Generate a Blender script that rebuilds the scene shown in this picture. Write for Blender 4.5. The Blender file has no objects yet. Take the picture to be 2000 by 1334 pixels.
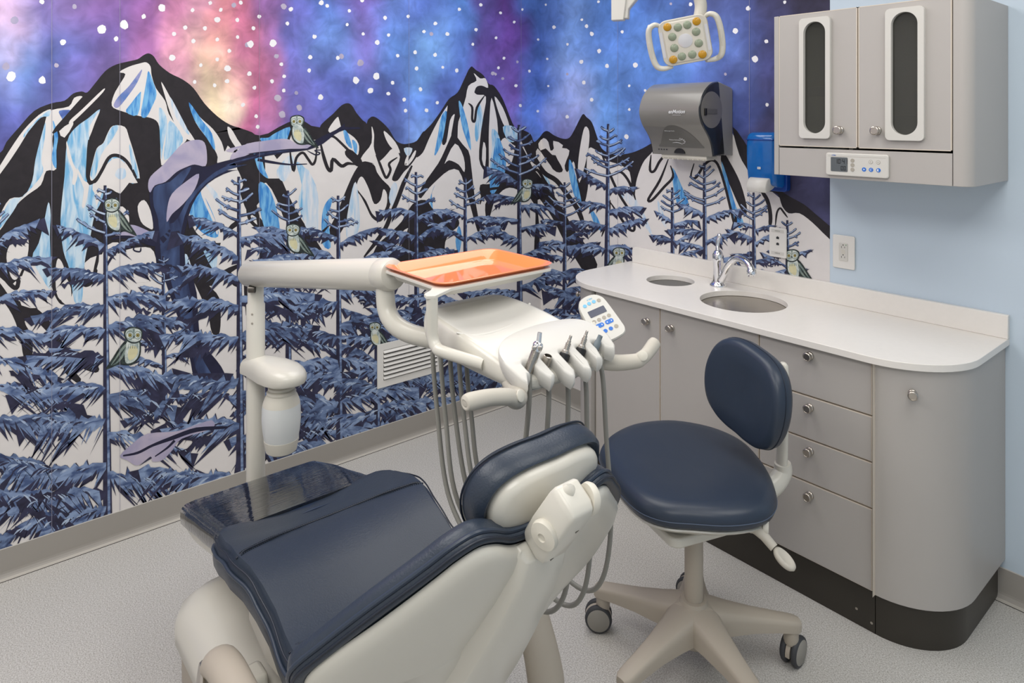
import bpy, bmesh, math, random
import numpy as np
from mathutils import Vector, Matrix, Euler, noise
from mathutils.geometry import tessellate_polygon

S = bpy.context.scene
COL = S.collection
PI = math.pi

# ------------------------------------------------------------------ camera
F_PX, CY_PX, YAW = 1350.0, 229.2, math.radians(139.884)
CAM = Vector((2.9412, -2.6991, 1.58))
cd = bpy.data.cameras.new('camera'); cam = bpy.data.objects.new('camera', cd); COL.objects.link(cam)
cd.sensor_width = 36.0; cd.lens = F_PX / 2000 * 36; cd.shift_y = (CY_PX - 667) / 2000
cd.clip_start = 0.02
cam.location = CAM; cam.rotation_euler = (PI / 2, 0, YAW - PI / 2)
S.camera = cam

# ------------------------------------------------------------------ world, lights, exposure
w = bpy.data.worlds.new('world'); S.world = w; w.use_nodes = True
w.node_tree.nodes['Background'].inputs[0].default_value = (0.9, 0.94, 1.0, 1)
w.node_tree.nodes['Background'].inputs[1].default_value = 0.25
S.view_settings.view_transform = 'Standard'
S.view_settings.look = 'None'
S.view_settings.exposure = 0.0
S.view_settings.gamma = 1.0
S.view_settings.use_curve_mapping = False
S.cycles.use_denoising = True
S.cycles.max_bounces = 10
S.cycles.sample_clamp_indirect = 6


def area(name, loc, sx, sy, power, rot=(0, 0, 0), color=(1, 1, 1)):
    l = bpy.data.lights.new(name, 'AREA'); l.shape = 'RECTANGLE'; l.size = sx; l.size_y = sy
    l.energy = power; l.color = color
    o = bpy.data.objects.new(name, l); COL.objects.link(o); o.location = loc; o.rotation_euler = rot
    return o


CEIL = 2.62
area('ceiling_lamp_light', (0.95, -0.95, CEIL - 0.03), 1.16, 1.16, 19, color=(1.0, 0.983, 0.955))
area('ceiling_lamp_light', (0.95, -2.75, CEIL - 0.03), 1.16, 1.16, 26, color=(1.0, 0.983, 0.955))
area('ceiling_lamp_light', (2.75, -1.15, CEIL - 0.03), 1.16, 1.16, 17, color=(1.0, 0.983, 0.955))
area('ceiling_lamp_light', (2.75, -2.95, CEIL - 0.03), 1.16, 1.16, 26, color=(1.0, 0.983, 0.955))

# ------------------------------------------------------------------ helpers


def s2l(c):
    return tuple((x / 12.92 if x <= 0.04045 else ((x + 0.055) / 1.055) ** 2.4) for x in c)


def hx(r, g, b):
    return s2l((r / 255, g / 255, b / 255))


def mat(name, col, rough=0.5, metal=0.0, spec=0.5, bump=0.0, bscale=200, var=0.0, vscale=3.0, trans=0.0, alpha=1.0,
        coat=0.0, ior=1.45, sheen=0.0, stretch=(1, 1, 1)):
    m = bpy.data.materials.new(name); m.use_nodes = True
    nt = m.node_tree; p = nt.nodes['Principled BSDF']
    p.inputs['Base Color'].default_value = (*col, 1)
    p.inputs['Roughness'].default_value = rough
    p.inputs['Metallic'].default_value = metal
    p.inputs['Specular IOR Level'].default_value = spec
    p.inputs['IOR'].default_value = ior
    p.inputs['Transmission Weight'].default_value = trans
    p.inputs['Alpha'].default_value = alpha
    p.inputs['Coat Weight'].default_value = coat
    p.inputs['Coat Roughness'].default_value = 0.15
    tc = None
    if bump or var:
        tc = nt.nodes.new('ShaderNodeTexCoord')
        mp = nt.nodes.new('ShaderNodeMapping'); mp.inputs['Scale'].default_value = stretch
        nt.links.new(tc.outputs['Object'], mp.inputs[0])
    if bump:
        n = nt.nodes.new('ShaderNodeTexNoise'); n.inputs['Scale'].default_value = bscale; n.inputs['Detail'].default_value = 4
        b = nt.nodes.new('ShaderNodeBump'); b.inputs['Strength'].default_value = bump; b.inputs['Distance'].default_value = 0.002
        nt.links.new(mp.outputs[0], n.inputs['Vector']); nt.links.new(n.outputs[0], b.inputs['Height'])
        nt.links.new(b.outputs[0], p.inputs['Normal'])
    if var:
        n = nt.nodes.new('ShaderNodeTexNoise'); n.inputs['Scale'].default_value = vscale; n.inputs['Detail'].default_value = 5
        r = nt.nodes.new('ShaderNodeMix'); r.data_type = 'RGBA'
        r.inputs[6].default_value = (*[c * (1 - var) for c in col], 1)
        r.inputs[7].default_value = (*[min(1, c * (1 + var)) for c in col], 1)
        nt.links.new(mp.outputs[0], n.inputs['Vector']); nt.links.new(n.outputs[0], r.inputs[0])
        nt.links.new(r.outputs[2], p.inputs['Base Color'])
    return m


M = {}
M['enamel'] = mat('ivory_enamel', hx(206, 202, 191), 0.32, coat=0.25, var=0.02, vscale=2)
M['shell'] = mat('ivory_plastic_shell', hx(200, 195, 183), 0.38, coat=0.15, var=0.02, vscale=2)
M['white_plastic'] = mat('white_plastic', hx(208, 205, 198), 0.35, var=0.01)
M['warm_plastic'] = mat('warm_white_plastic', hx(208, 203, 190), 0.45, var=0.02)
M['handle_rubber'] = mat('soft_grey_handle', hx(190, 184, 172), 0.55, var=0.02)
M['taupe'] = mat('taupe_plastic', hx(176, 166, 152), 0.5, bump=0.05, bscale=400, var=0.03)
M['grey_plastic'] = mat('grey_plastic', hx(150, 146, 138), 0.5, var=0.02)
M['navy'] = mat('navy_leather', hx(42, 51, 64), 0.38, spec=0.5, bump=0.25, bscale=260, var=0.06, vscale=8)
M['navy_smooth'] = mat('navy_vinyl', hx(43, 53, 68), 0.36, bump=0.08, bscale=500, var=0.04, vscale=5)
M['navy_dark'] = mat('dark_navy_trim', hx(26, 33, 46), 0.45, var=0.05)
M['stitch'] = mat('stitching_thread', hx(20, 26, 36), 0.7, var=0.05)
M['chrome'] = mat('chrome', (0.82, 0.82, 0.83), 0.06, 1.0, var=0.01)
M['steel'] = mat('brushed_steel', (0.38, 0.35, 0.31), 0.24, 1.0, bump=0.15, bscale=60, var=0.05, vscale=30, stretch=(1, 1, 12))
M['nickel'] = mat('brushed_nickel', (0.50, 0.46, 0.41), 0.3, 1.0, var=0.04, vscale=60)
M['dark_metal'] = mat('dark_metal', (0.12, 0.11, 0.10), 0.35, 1.0, var=0.05)
M['plate'] = mat('white_wall_plate', hx(226, 223, 217), .4, var=.01)
M['black'] = mat('black_plastic', hx(30, 30, 31), 0.4, var=0.05)
M['rubber'] = mat('dark_grey_rubber', hx(62, 63, 66), 0.6, var=0.05)
M['cab'] = mat('taupe_laminate', hx(178, 173, 168), 0.42, var=0.015, vscale=6)
M['cab_in'] = mat('cabinet_inside', hx(190, 186, 172), 0.6, var=0.02)
M['edge'] = mat('cream_edge_band', hx(214, 203, 188), 0.5, var=0.02)
M['gap'] = mat('shadow_gap', hx(40, 34, 30), 0.8, var=0.05)
M['toe'] = mat('dark_bronze_kick', hx(62, 58, 52), 0.38, metal=0.3, var=0.05, vscale=5)
M['orange'] = mat('orange_plastic', hx(255, 138, 70), 0.4, coat=1.0, var=0.02)
M['orange'].node_tree.nodes['Principled BSDF'].inputs['Coat Roughness'].default_value = .04
M['orange'].node_tree.nodes['Principled BSDF'].inputs['Coat IOR'].default_value = 1.45
M['tray_metal'] = mat('tray_holder_white', hx(214, 210, 200), 0.4, var=0.02)
M['hose'] = mat('grey_silicone_tubing', hx(132, 130, 123), 0.5, var=0.04)
M['blue_print'] = mat('blue_print', hx(40, 110, 200), 0.4, var=0.03)
M['light_blue_print'] = mat('light_blue_print', hx(120, 185, 220), 0.4, var=0.03)
M['grey_print'] = mat('grey_print', hx(165, 158, 146), 0.5, var=0.03)
M['lcd'] = mat('lcd_grey', hx(92, 97, 100), 0.25, var=0.02)
M['lcd_dark'] = mat('lcd_dark', hx(60, 64, 84), 0.2, var=0.02)
M['ink'] = mat('lcd_ink', hx(42, 44, 46), 0.4, var=0.02)
M['white_print'] = mat('white_print', hx(225, 225, 225), 0.4, var=0.02)
M['smoke'] = mat('smoke_grey_plastic', hx(128, 125, 119), 0.30, coat=0.3, var=0.04, vscale=6)
M['smoke_dark'] = mat('smoke_dark_plastic', hx(44, 46, 50), 0.14, coat=0.3, var=0.05)
M['disp_grey'] = mat('dispenser_grey', hx(150, 148, 145), 0.45, var=0.02)
M['soap_blue'] = mat('translucent_blue_plastic', hx(24, 118, 205), 0.12, trans=0.35, coat=0.3, var=0.15, vscale=25)
M['soap_deep'] = mat('deep_blue_plastic', hx(10, 60, 140), 0.2, var=0.1, vscale=20)
M['box_blue'] = mat('blue_box_lid', hx(22, 56, 150), 0.3, var=0.03)
M['clear'] = mat('frosted_clear_plastic', hx(232, 234, 232), 0.30, alpha=0.82, var=0.02)
M['gloss_glass'] = mat('smoked_glass', hx(120, 120, 112), 0.05, trans=0.80, ior=1.45, var=0.01)
M['amber'] = mat('amber_lens', hx(190, 140, 20), 0.2, coat=0.4, bump=0.3, bscale=250, var=0.15, vscale=60)
M['led_green'] = mat('frosted_green_lens', hx(140, 150, 128), 0.25, coat=0.4, bump=0.3, bscale=250, var=0.15, vscale=60)
M['lens_clear'] = mat('clear_lens', hx(205, 205, 208), 0.12, coat=0.6, var=0.03)
M['red_item'] = mat('red_packet', hx(160, 70, 50), 0.5, var=0.1)
M['green_dot'] = mat('green_dot', hx(40, 140, 60), 0.4, var=0.02)


def link(o, parent=None):
    COL.objects.link(o)
    if parent is not None:
        o.parent = parent
    return o


def tag(o, label=None, cat=None, group=None, kind=None):
    if label: o['label'] = label
    if cat: o['category'] = cat
    if group: o['group'] = group
    if kind: o['kind'] = kind
    return o


def empty(name, loc, label, cat, rz=0, group=None):
    o = bpy.data.objects.new(name, None); COL.objects.link(o); o.empty_display_size = 0.05
    o.location = loc; o.rotation_euler = (0, 0, rz)
    return tag(o, label, cat, group)


class MB:
    """collects verts / faces with material slots"""

    def __init__(s):
        s.v = []; s.f = []; s.m = []; s.mats = []

    def slot(s, m):
        if m not in s.mats: s.mats.append(m)
        return s.mats.index(m)

    def add(s, vs, fs, m=None, X=None):
        b = len(s.v)
        if X is not None:
            vs = [tuple(X @ Vector(v)) for v in vs]
        s.v += [tuple(v) for v in vs]
        s.f += [tuple(i + b for i in f) for f in fs]
        k = s.slot(m) if m is not None else 0
        s.m += [k] * len(fs)
        return s

    def box(s, x0, x1, y0, y1, z0, z1, m=None, X=None):
        v = [(x, y, z) for x in (x0, x1) for y in (y0, y1) for z in (z0, z1)]
        f = [(0, 1, 3, 2), (4, 6, 7, 5), (0, 4, 5, 1), (2, 3, 7, 6), (0, 2, 6, 4), (1, 5, 7, 3)]
        return s.add(v, f, m, X)

    def loft(s, rings, m=None, cap=True, closed=False, X=None, capm=None):
        n = len(rings[0]); v = [p for r in rings for p in r]; f = []
        k = len(rings)
        for i in range(k if closed else k - 1):
            a = i * n; b = ((i + 1) % k) * n
            for j in range(n):
                j2 = (j + 1) % n
                f.append((a + j, a + j2, b + j2, b + j))
        if cap and not closed:
            f.append(tuple(reversed(range(n)))); f.append(tuple((k - 1) * n + j for j in range(n)))
        return s.add(v, f, m, X)

    def prism(s, pts, lo, hi, axis='z', m=None, X=None):
        """extrude a 2D outline; axis names the extrusion direction"""
        def mk(p, h):
            if axis == 'z': return (p[0], p[1], h)
            if axis == 'y': return (p[0], h, p[1])
            return (h, p[0], p[1])
        return s.loft([[mk(p, lo) for p in pts], [mk(p, hi) for p in pts]], m, X=X)

    def lathe(s, prof, axis=(0, 0, 1), org=(0, 0, 0), n=32, m=None, X=None):
        q = Vector((0, 0, 1)).rotation_difference(Vector(axis).normalized())
        rings = []
        for r, h in prof:
            rings.append([tuple(Vector(org) + q @ Vector((max(r, 1e-5) * math.cos(2 * PI * j / n), max(r, 1e-5) * math.sin(2 * PI * j / n), h))) for j in range(n)])
        return s.loft(rings, m, X=X)

    def tube(s, pts, rad, n=16, m=None, smooth=6, X=None, flat=1.0):
        P, Rr = catmull(pts, rad, smooth)
        rings = []; up = None
        for i, p in enumerate(P):
            t = (P[min(i + 1, len(P) - 1)] - P[max(i - 1, 0)])
            if t.length < 1e-9: t = Vector((0, 0, 1))
            t.normalize()
            if up is None:
                up = Vector((0, 0, 1)) if abs(t.z) < 0.9 else Vector((1, 0, 0))
            a = t.cross(up)
            if a.length < 1e-6: a = t.orthogonal()
            a.normalize(); up = a.cross(t).normalized()
            rings.append([tuple(p + a * Rr[i] * math.cos(2 * PI * j / n) + up * Rr[i] * flat * math.sin(2 * PI * j / n)) for j in range(n)])
        return s.loft(rings, m, X=X)

    def build(s, name, m=None, parent=None, smooth=True, bevel=0, seg=3, sub=0, angle=40, X=None, creaseless=True):
        me = bpy.data.meshes.new(name); me.from_pydata(s.v, [], s.f)
        if m is not None:
            me.materials.append(m)
        else:
            for k in s.mats: me.materials.append(k)
            me.polygons.foreach_set('material_index', s.m)
        bm = bmesh.new(); bm.from_mesh(me); bmesh.ops.recalc_face_normals(bm, faces=bm.faces); bm.to_mesh(me); bm.free()
        if smooth:
            me.polygons.foreach_set('use_smooth', [True] * len(me.polygons))
            if not sub:
                me.set_sharp_from_angle(angle=math.radians(angle))
        o = bpy.data.objects.new(name, me); link(o, parent)
        if bevel:
            b = o.modifiers.new('bevel', 'BEVEL'); b.width = bevel; b.segments = seg; b.limit_method = 'ANGLE'; b.angle_limit = math.radians(35)
            b.harden_normals = False
        if sub:
            b = o.modifiers.new('sub', 'SUBSURF'); b.levels = sub; b.render_levels = sub
        return o


def catmull(pts, rad, k, closed=False):
    pts = [Vector(p) for p in pts]
    if not hasattr(rad, '__len__'): rad = [rad] * len(pts)
    if k <= 1 or len(pts) < 3: return pts, list(rad)
    P = []; R = []; n = len(pts)
    rng = range(n) if closed else range(n - 1)
    for i in rng:
        if closed:
            a, b, c, d = pts[(i - 1) % n], pts[i], pts[(i + 1) % n], pts[(i + 2) % n]
            r0, r1 = rad[i], rad[(i + 1) % n]
        else:
            a, b, c, d = pts[max(i - 1, 0)], pts[i], pts[i + 1], pts[min(i + 2, n - 1)]
            r0, r1 = rad[i], rad[i + 1]
        for j in range(k):
            t = j / k
            P.append(0.5 * ((2 * b) + (c - a) * t + (2 * a - 5 * b + 4 * c - d) * t * t + (3 * b - a - 3 * c + d) * t ** 3))
            R.append(r0 + (r1 - r0) * t)
    if not closed:
        P.append(pts[-1]); R.append(rad[-1])
    return P, R


def sm2(pts, k=6, closed=True):
    P, _ = catmull([(p[0], p[1], 0) for p in pts], 0, k, closed)
    return [(p.x, p.y) for p in P]


def rrect(x0, x1, y0, y1, r, n=6):
    out = []
    for cx, cy, a in ((x1 - r, y1 - r, 0), (x0 + r, y1 - r, 90), (x0 + r, y0 + r, 180), (x1 - r, y0 + r, 270)):
        for i in range(n + 1):
            t = math.radians(a + 90 * i / n)
            out.append((cx + r * math.cos(t), cy + r * math.sin(t)))
    return out


def circ(cx, cy, r, n=32, ry=None):
    return [(cx + r * math.cos(2 * PI * i / n), cy + (ry or r) * math.sin(2 * PI * i / n)) for i in range(n)]


def text_mesh(name, body, size, m, parent, X, depth=0.0004, align='CENTER', shear=0.0, bold=0.0):
    c = bpy.data.curves.new(name, 'FONT'); c.body = body; c.size = size; c.extrude = depth; c.align_x = align; c.align_y = 'CENTER'
    c.shear = shear; c.offset = bold
    o = bpy.data.objects.new(name, c); COL.objects.link(o)
    dg = bpy.context.evaluated_depsgraph_get()
    me = bpy.data.meshes.new_from_object(o.evaluated_get(dg)); me.name = name
    bpy.data.objects.remove(o)
    me.transform(X); me.materials.clear(); me.materials.append(m)
    r = bpy.data.objects.new(name, me); link(r, parent)
    return r


def frame(org, xa, ya):
    """matrix with local x, y axes along xa, ya"""
    x = Vector(xa).normalized(); y = Vector(ya); y = (y - x * y.dot(x)).normalized(); z = x.cross(y)
    R = Matrix((x, y, z)).transposed().to_4x4(); R.translation = Vector(org)
    return R
# ------------------------------------------------------------------ room shell
RX, RY = 4.2, -4.0
M['floor'] = mat('speckled_vinyl_floor', hx(186, 182, 176), 0.38, var=0.02)
nt = M['floor'].node_tree; p = nt.nodes['Principled BSDF']
tc = nt.nodes.new('ShaderNodeTexCoord')
n1 = nt.nodes.new('ShaderNodeTexNoise'); n1.inputs['Scale'].default_value = 260; n1.inputs['Detail'].default_value = 2
n2 = nt.nodes.new('ShaderNodeTexVoronoi'); n2.inputs['Scale'].default_value = 160
n3 = nt.nodes.new('ShaderNodeTexNoise'); n3.inputs['Scale'].default_value = 90; n3.inputs['Detail'].default_value = 3
for n in (n1, n2, n3): nt.links.new(tc.outputs['Object'], n.inputs['Vector'])
r1 = nt.nodes.new('ShaderNodeValToRGB'); e = r1.color_ramp.elements
e[0].position = 0.30; e[0].color = (*hx(160, 156, 148), 1); e[1].position = 0.62; e[1].color = (*hx(208, 205, 200), 1)
nt.links.new(n1.outputs[0], r1.inputs[0])
r2 = nt.nodes.new('ShaderNodeValToRGB'); e = r2.color_ramp.elements
e[0].position = 0.10; e[0].color = (1, 1, 1, 1); e[1].position = 0.16; e[1].color = (0, 0, 0, 1)
nt.links.new(n2.outputs['Distance'], r2.inputs[0])
r3 = nt.nodes.new('ShaderNodeValToRGB'); e = r3.color_ramp.elements
e[0].position = 0.52; e[0].color = (0, 0, 0, 1); e[1].position = 0.58; e[1].color = (1, 1, 1, 1)
nt.links.new(n3.outputs[0], r3.inputs[0])
mu = nt.nodes.new('ShaderNodeMath'); mu.operation = 'MULTIPLY'
nt.links.new(r2.outputs[0], mu.inputs[0]); nt.links.new(r3.outputs[0], mu.inputs[1])
mx = nt.nodes.new('ShaderNodeMix'); mx.data_type = 'RGBA'; mx.inputs[7].default_value = (*hx(118, 112, 104), 1)
nt.links.new(r1.outputs[0], mx.inputs[6]); nt.links.new(mu.outputs[0], mx.inputs[0])
nt.links.new(mx.outputs[2], p.inputs['Base Color'])

M['wall_blue'] = mat('pale_blue_paint', hx(196, 210, 222), 0.6, bump=0.05, bscale=300, var=0.01)
M['wall_white'] = mat('off_white_paint', hx(225, 224, 220), 0.7, bump=0.04, bscale=300, var=0.01)
M['base'] = mat('grey_vinyl_base', hx(158, 153, 146), 0.4, var=0.03, vscale=4)
M['base_top'] = mat('base_cap', hx(200, 196, 190), 0.4, var=0.02)
M['ceil'] = mat('ceiling_tile', hx(228, 227, 222), 0.8, bump=0.2, bscale=120, var=0.02)


def struct(o):
    o['kind'] = 'structure'; return o


b = MB(); b.box(-0.1, RX + .1, RY - .1, 0.1, -0.06, 0.0); struct(b.build('floor', M['floor'], smooth=False))
b = MB(); b.box(-0.1, RX + .1, RY - .1, 0.1, CEIL, CEIL + .06); struct(b.build('ceiling', M['ceil'], smooth=False))
b = MB(); b.box(RX, RX + .1, RY - .1, 0.1, 0, CEIL); struct(b.build('wall_east', M['wall_blue'], smooth=False))
b = MB(); b.box(0, RX, RY - .1, RY, 0, CEIL); struct(b.build('wall_south', M['wall_white'], smooth=False))


def baseboard(name, pa, pb, inn):
    """profile swept from pa to pb; inn = inward unit direction; coved strip with a flat toe welded to the floor sheet"""
    prof = [(0, 0.100), (0.003, 0.1005), (0.0035, 0.098), (0.0035, 0.02), (0.0045, 0.013), (0.008, 0.006), (0.014, 0.0025), (0.021, 0.0015), (0.030, 0.0012), (0.030, 0.0), (0, 0)]
    b = MB(); ring = []
    for P in (pa, pb):
        ring.append([(P[0] + inn[0] * d, P[1] + inn[1] * d, z) for d, z in prof])
    b.loft(ring, M['base'])
    mi = b.slot(M['base_top']); m2 = b.slot(M['gap'])
    n = len(prof)
    b.m[0] = mi; b.m[1] = mi
    M['cove'] = M.get('cove') or mat('cove_flange', hx(190, 185, 176), 0.4, var=0.02)
    mc = b.slot(M['cove'])
    for j in (6, 7): b.m[j] = mc
    # thin dark weld line
    ring = [[(P[0] + inn[0] * d, P[1] + inn[1] * d, z) for d, z in ((0.030, 0), (0.0318, 0), (0.0318, 0.0013), (0.030, 0.0013))] for P in (pa, pb)]
    b.loft(ring, M['gap'])
    return struct(b.build(name, smooth=False))


baseboard('baseboard_left', (0, RY), (0, 0), (1, 0))
baseboard('baseboard_right', (0, 0), (RX, 0), (0, -1))

# ------------------------------------------------------------------ printed mural wallpaper
RND = random.Random(7)
FW = Vector((math.cos(YAW), math.sin(YAW), 0)); RT = Vector((math.sin(YAW), -math.cos(YAW), 0))
CORNER_PX = 1000 + F_PX * ((Vector((0, 0, 0)) - CAM).dot(RT)) / ((Vector((0, 0, 0)) - CAM).dot(FW))
MUR_X1 = 1.672      # the wallpaper stops here on the right wall


def ray(px, py): return FW + RT * ((px - 1000) / F_PX) + Vector((0, 0, 1)) * ((CY_PX - py) / F_PX)


def wallpt(px, py, side):
    r = ray(px, py)
    t = -CAM.x / r.x if side == 0 else -CAM.y / r.y
    p = CAM + r * t
    return (p.y, p.z) if side == 0 else (p.x, p.z)


def to_px(P):
    v = Vector(P) - CAM; w_ = v.dot(FW)
    return 1000 + F_PX * v.dot(RT) / w_, CY_PX - F_PX * v.z / w_, w_


SIDE = [MB(), MB()]
LAYER = 0.00012


def clip(poly, ax, val, keep_less):
    out = []
    for i in range(len(poly)):
        a, b = poly[i], poly[(i + 1) % len(poly)]
        ia = (a[ax] <= val) == keep_less or a[ax] == val; ib = (b[ax] <= val) == keep_less or b[ax] == val
        if ia: out.append(a)
        if ia != ib:
            t = (val - a[ax]) / (b[ax] - a[ax]); out.append((a[0] + (b[0] - a[0]) * t, a[1] + (b[1] - a[1]) * t))
    return out


def fill(pts, lay, m, smooth=0, _c=[0]):
    _c[0] += 1; jit = (_c[0] * .6180339) % 1 * .9
    if smooth: pts = sm2(pts, smooth)
    vs = [Vector((p[0], p[1], 0)) for p in pts]
    for tri in tessellate_polygon([vs]):
        t = [(vs[i].x, vs[i].y) for i in tri]
        xs = [q[0] for q in t]
        for side in (0, 1):
            q = t
            if side == 0 and min(xs) >= CORNER_PX: continue
            if side == 1 and max(xs) <= CORNER_PX: continue
            if min(xs) < CORNER_PX < max(xs): q = clip(t, 0, CORNER_PX, side == 0)
            if len(q) < 3: continue
            q = [wallpt(x, y, side) for x, y in q]
            q = clip(q, 1, 0.03, False)
            if side == 1 and q: q = clip(q, 0, MUR_X1, True)
            if len(q) < 3: continue
            off = LAYER * (lay + jit)
            v3 = [(off, a, z) if side == 0 else (a, -off, z) for a, z in q]
            SIDE[side].add(v3, [tuple(range(len(v3)))], m)


def stroke(pts, wd, lay, m, k=4):
    P, R = catmull([(p[0], p[1], 0) for p in pts], wd, k)
    n = len(P)
    if not hasattr(wd, '__len__'):
        R = [wd * min(1, 0.35 + 4 * i / n, 0.35 + 4 * (n - 1 - i) / n) for i in range(n)]
    l = []; r = []
    for i, p in enumerate(P):
        t = P[min(i + 1, n - 1)] - P[max(i - 1, 0)]
        if t.length < 1e-6: continue
        t.normalize(); nn = Vector((-t.y, t.x, 0)) * R[i] / 2
        l.append(p + nn); r.append(p - nn)
    for i in range(len(l) - 1):
        fill([(q.x, q.y) for q in (l[i], l[i + 1], r[i + 1], r[i])], lay, m)


def paper(name, col, var, vs, streak=(1, 1, 1), c2=None, lo=0.35, hi=0.65):
    """matte printed paper; two pigments mixed by a noise pattern"""
    m = bpy.data.materials.new(name); m.use_nodes = True; nt = m.node_tree; p = nt.nodes['Principled BSDF']
    p.inputs['Roughness'].default_value = 0.62; p.inputs['Specular IOR Level'].default_value = 0.3
    tc = nt.nodes.new('ShaderNodeTexCoord'); mp = nt.nodes.new('ShaderNodeMapping'); mp.inputs['Scale'].default_value = streak
    n = nt.nodes.new('ShaderNodeTexNoise'); n.inputs['Scale'].default_value = vs; n.inputs['Detail'].default_value = 6; n.inputs['Distortion'].default_value = 0.6
    r = nt.nodes.new('ShaderNodeValToRGB'); e = r.color_ramp.elements
    e[0].position = lo; e[1].position = hi
    e[0].color = (*(c2 if c2 else [c * (1 - var) for c in col]), 1); e[1].color = (*col, 1)
    nt.links.new(tc.outputs['Object'], mp.inputs[0]); nt.links.new(mp.outputs[0], n.inputs[0]); nt.links.new(n.outputs[0], r.inputs[0])
    nt.links.new(r.outputs[0], p.inputs['Base Color'])
    return m


K_ = paper('print_black', hx(42, 38, 42), 0.25, 30)
W_ = paper('print_white', hx(222, 217, 214), 0.04, 12)
IB = paper('print_ice_blue', hx(196, 214, 226), 0.2, 9, (6, 6, 1), hx(112, 172, 212), 0.38, 0.62)
IP = paper('print_pale_ice', hx(216, 218, 222), 0.2, 9, (6, 6, 1), hx(168, 198, 222), 0.35, 0.6)
BB = paper('print_bright_blue', hx(120, 180, 222), 0.3, 14, (5, 5, 1), hx(58, 128, 196), 0.38, 0.6)
TD = paper('print_tree_dark', hx(56, 56, 82), 0.3, 20, (1, 1, 1), hx(38, 37, 56))
TM = paper('print_tree_blue', hx(136, 156, 190), 0.2, 20, (1, 1, 2), hx(70, 88, 128), 0.38, 0.60)
TM2 = paper('print_tree_slate', hx(112, 132, 168), 0.2, 20, (1, 1, 2), hx(54, 66, 100), 0.38, 0.60)
TL = paper('print_tree_light', hx(182, 196, 216), 0.2, 30, (1, 1, 1), hx(130, 150, 184))
TRK = paper('print_trunk_blue', hx(70, 88, 128), 0.2, 5, (3, 3, 1), hx(34, 38, 66), 0.36, 0.66)
TRD = paper('print_trunk_dark', hx(36, 36, 60), 0.2, 12)
SN = paper('print_lavender_snow', hx(186, 176, 194), 0.1, 10, (1, 1, 1), hx(160, 154, 182))
OW = paper('print_owl_pale', hx(208, 214, 208), 0.2, 60, (1, 1, 1), hx(158, 172, 168), 0.35, 0.6)
OD = paper('print_owl_dark', hx(58, 68, 66), 0.3, 60, (1, 1, 2), hx(30, 36, 38))
OG = paper('print_owl_green', hx(142, 152, 140), 0.2, 60, (1, 1, 1), hx(104, 122, 120))
OY = paper('print_owl_yellow', hx(214, 208, 168), 0.1, 40)
OE = paper('print_owl_eye', hx(196, 178, 96), 0.1, 60)
ST = paper('print_star', hx(236, 234, 236), 0.02, 10)

# --- sky pigment, laid out as control colours and broken up like watercolour
SKX = [0, 60, 100, 200, 300, 350, 400, 430, 480, 530, 570, 650, 720, 780, 830, 900, 940, 990, 1050, 1120, 1200, 1300, 1400, 1450, 1500, 1560, 1620]
SK = [
    [(196, 160, 196), (150, 130, 185), (112, 92, 160), (118, 78, 150), (132, 76, 148), (186, 108, 150), (190, 125, 150), (200, 115, 128), (186, 90, 124), (130, 80, 150), (80, 84, 172), (66, 100, 186), (98, 74, 162), (74, 104, 184), (62, 92, 180), (66, 116, 194), (74, 62, 140), (76, 40, 118), (62, 100, 180), (84, 128, 200), (60, 108, 190), (52, 84, 160), (60, 74, 140), (50, 62, 130), (42, 42, 84), (32, 28, 54), (34, 30, 56)],
    [(128, 140, 196), (86, 120, 190), (74, 92, 170), (102, 80, 160), (150, 86, 150), (204, 132, 158), (212, 170, 148), (220, 160, 142), (192, 100, 140), (148, 90, 150), (92, 92, 180), (84, 120, 198), (104, 104, 190), (74, 118, 198), (96, 146, 212), (74, 108, 196), (84, 62, 150), (90, 50, 140), (64, 98, 184), (104, 140, 206), (74, 120, 206), (74, 124, 204), (78, 112, 196), (74, 96, 170), (58, 64, 130), (36, 30, 60), (34, 30, 58)],
    [(74, 88, 170), (78, 82, 160), (84, 84, 160), (110, 92, 160), (140, 88, 146), (190, 140, 160), (214, 192, 152), (218, 192, 168), (182, 86, 132), (164, 92, 142), (100, 90, 180), (74, 84, 176), (64, 84, 170), (60, 70, 146), (74, 116, 200), (68, 88, 178), (84, 74, 164), (104, 84, 176), (66, 104, 196), (136, 152, 212), (84, 136, 214), (62, 96, 180), (66, 90, 170), (60, 74, 150), (52, 52, 100), (38, 32, 60), (38, 34, 62)],
    [(72, 72, 150), (74, 74, 150), (90, 90, 160), (120, 90, 150), (150, 100, 150), (190, 140, 160), (196, 170, 166), (206, 150, 160), (184, 86, 132), (150, 90, 150), (80, 90, 180), (76, 84, 178), (80, 90, 180), (84, 120, 196), (104, 140, 204), (100, 104, 190), (110, 90, 180), (120, 96, 186), (74, 110, 196), (120, 120, 196), (88, 128, 206), (62, 92, 170), (66, 80, 150), (60, 68, 130), (52, 50, 90), (44, 42, 76), (50, 50, 88)],
]
SKY_ROWS = [0, 110, 210, 320]
SKA = np.array(SK, float)


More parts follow.
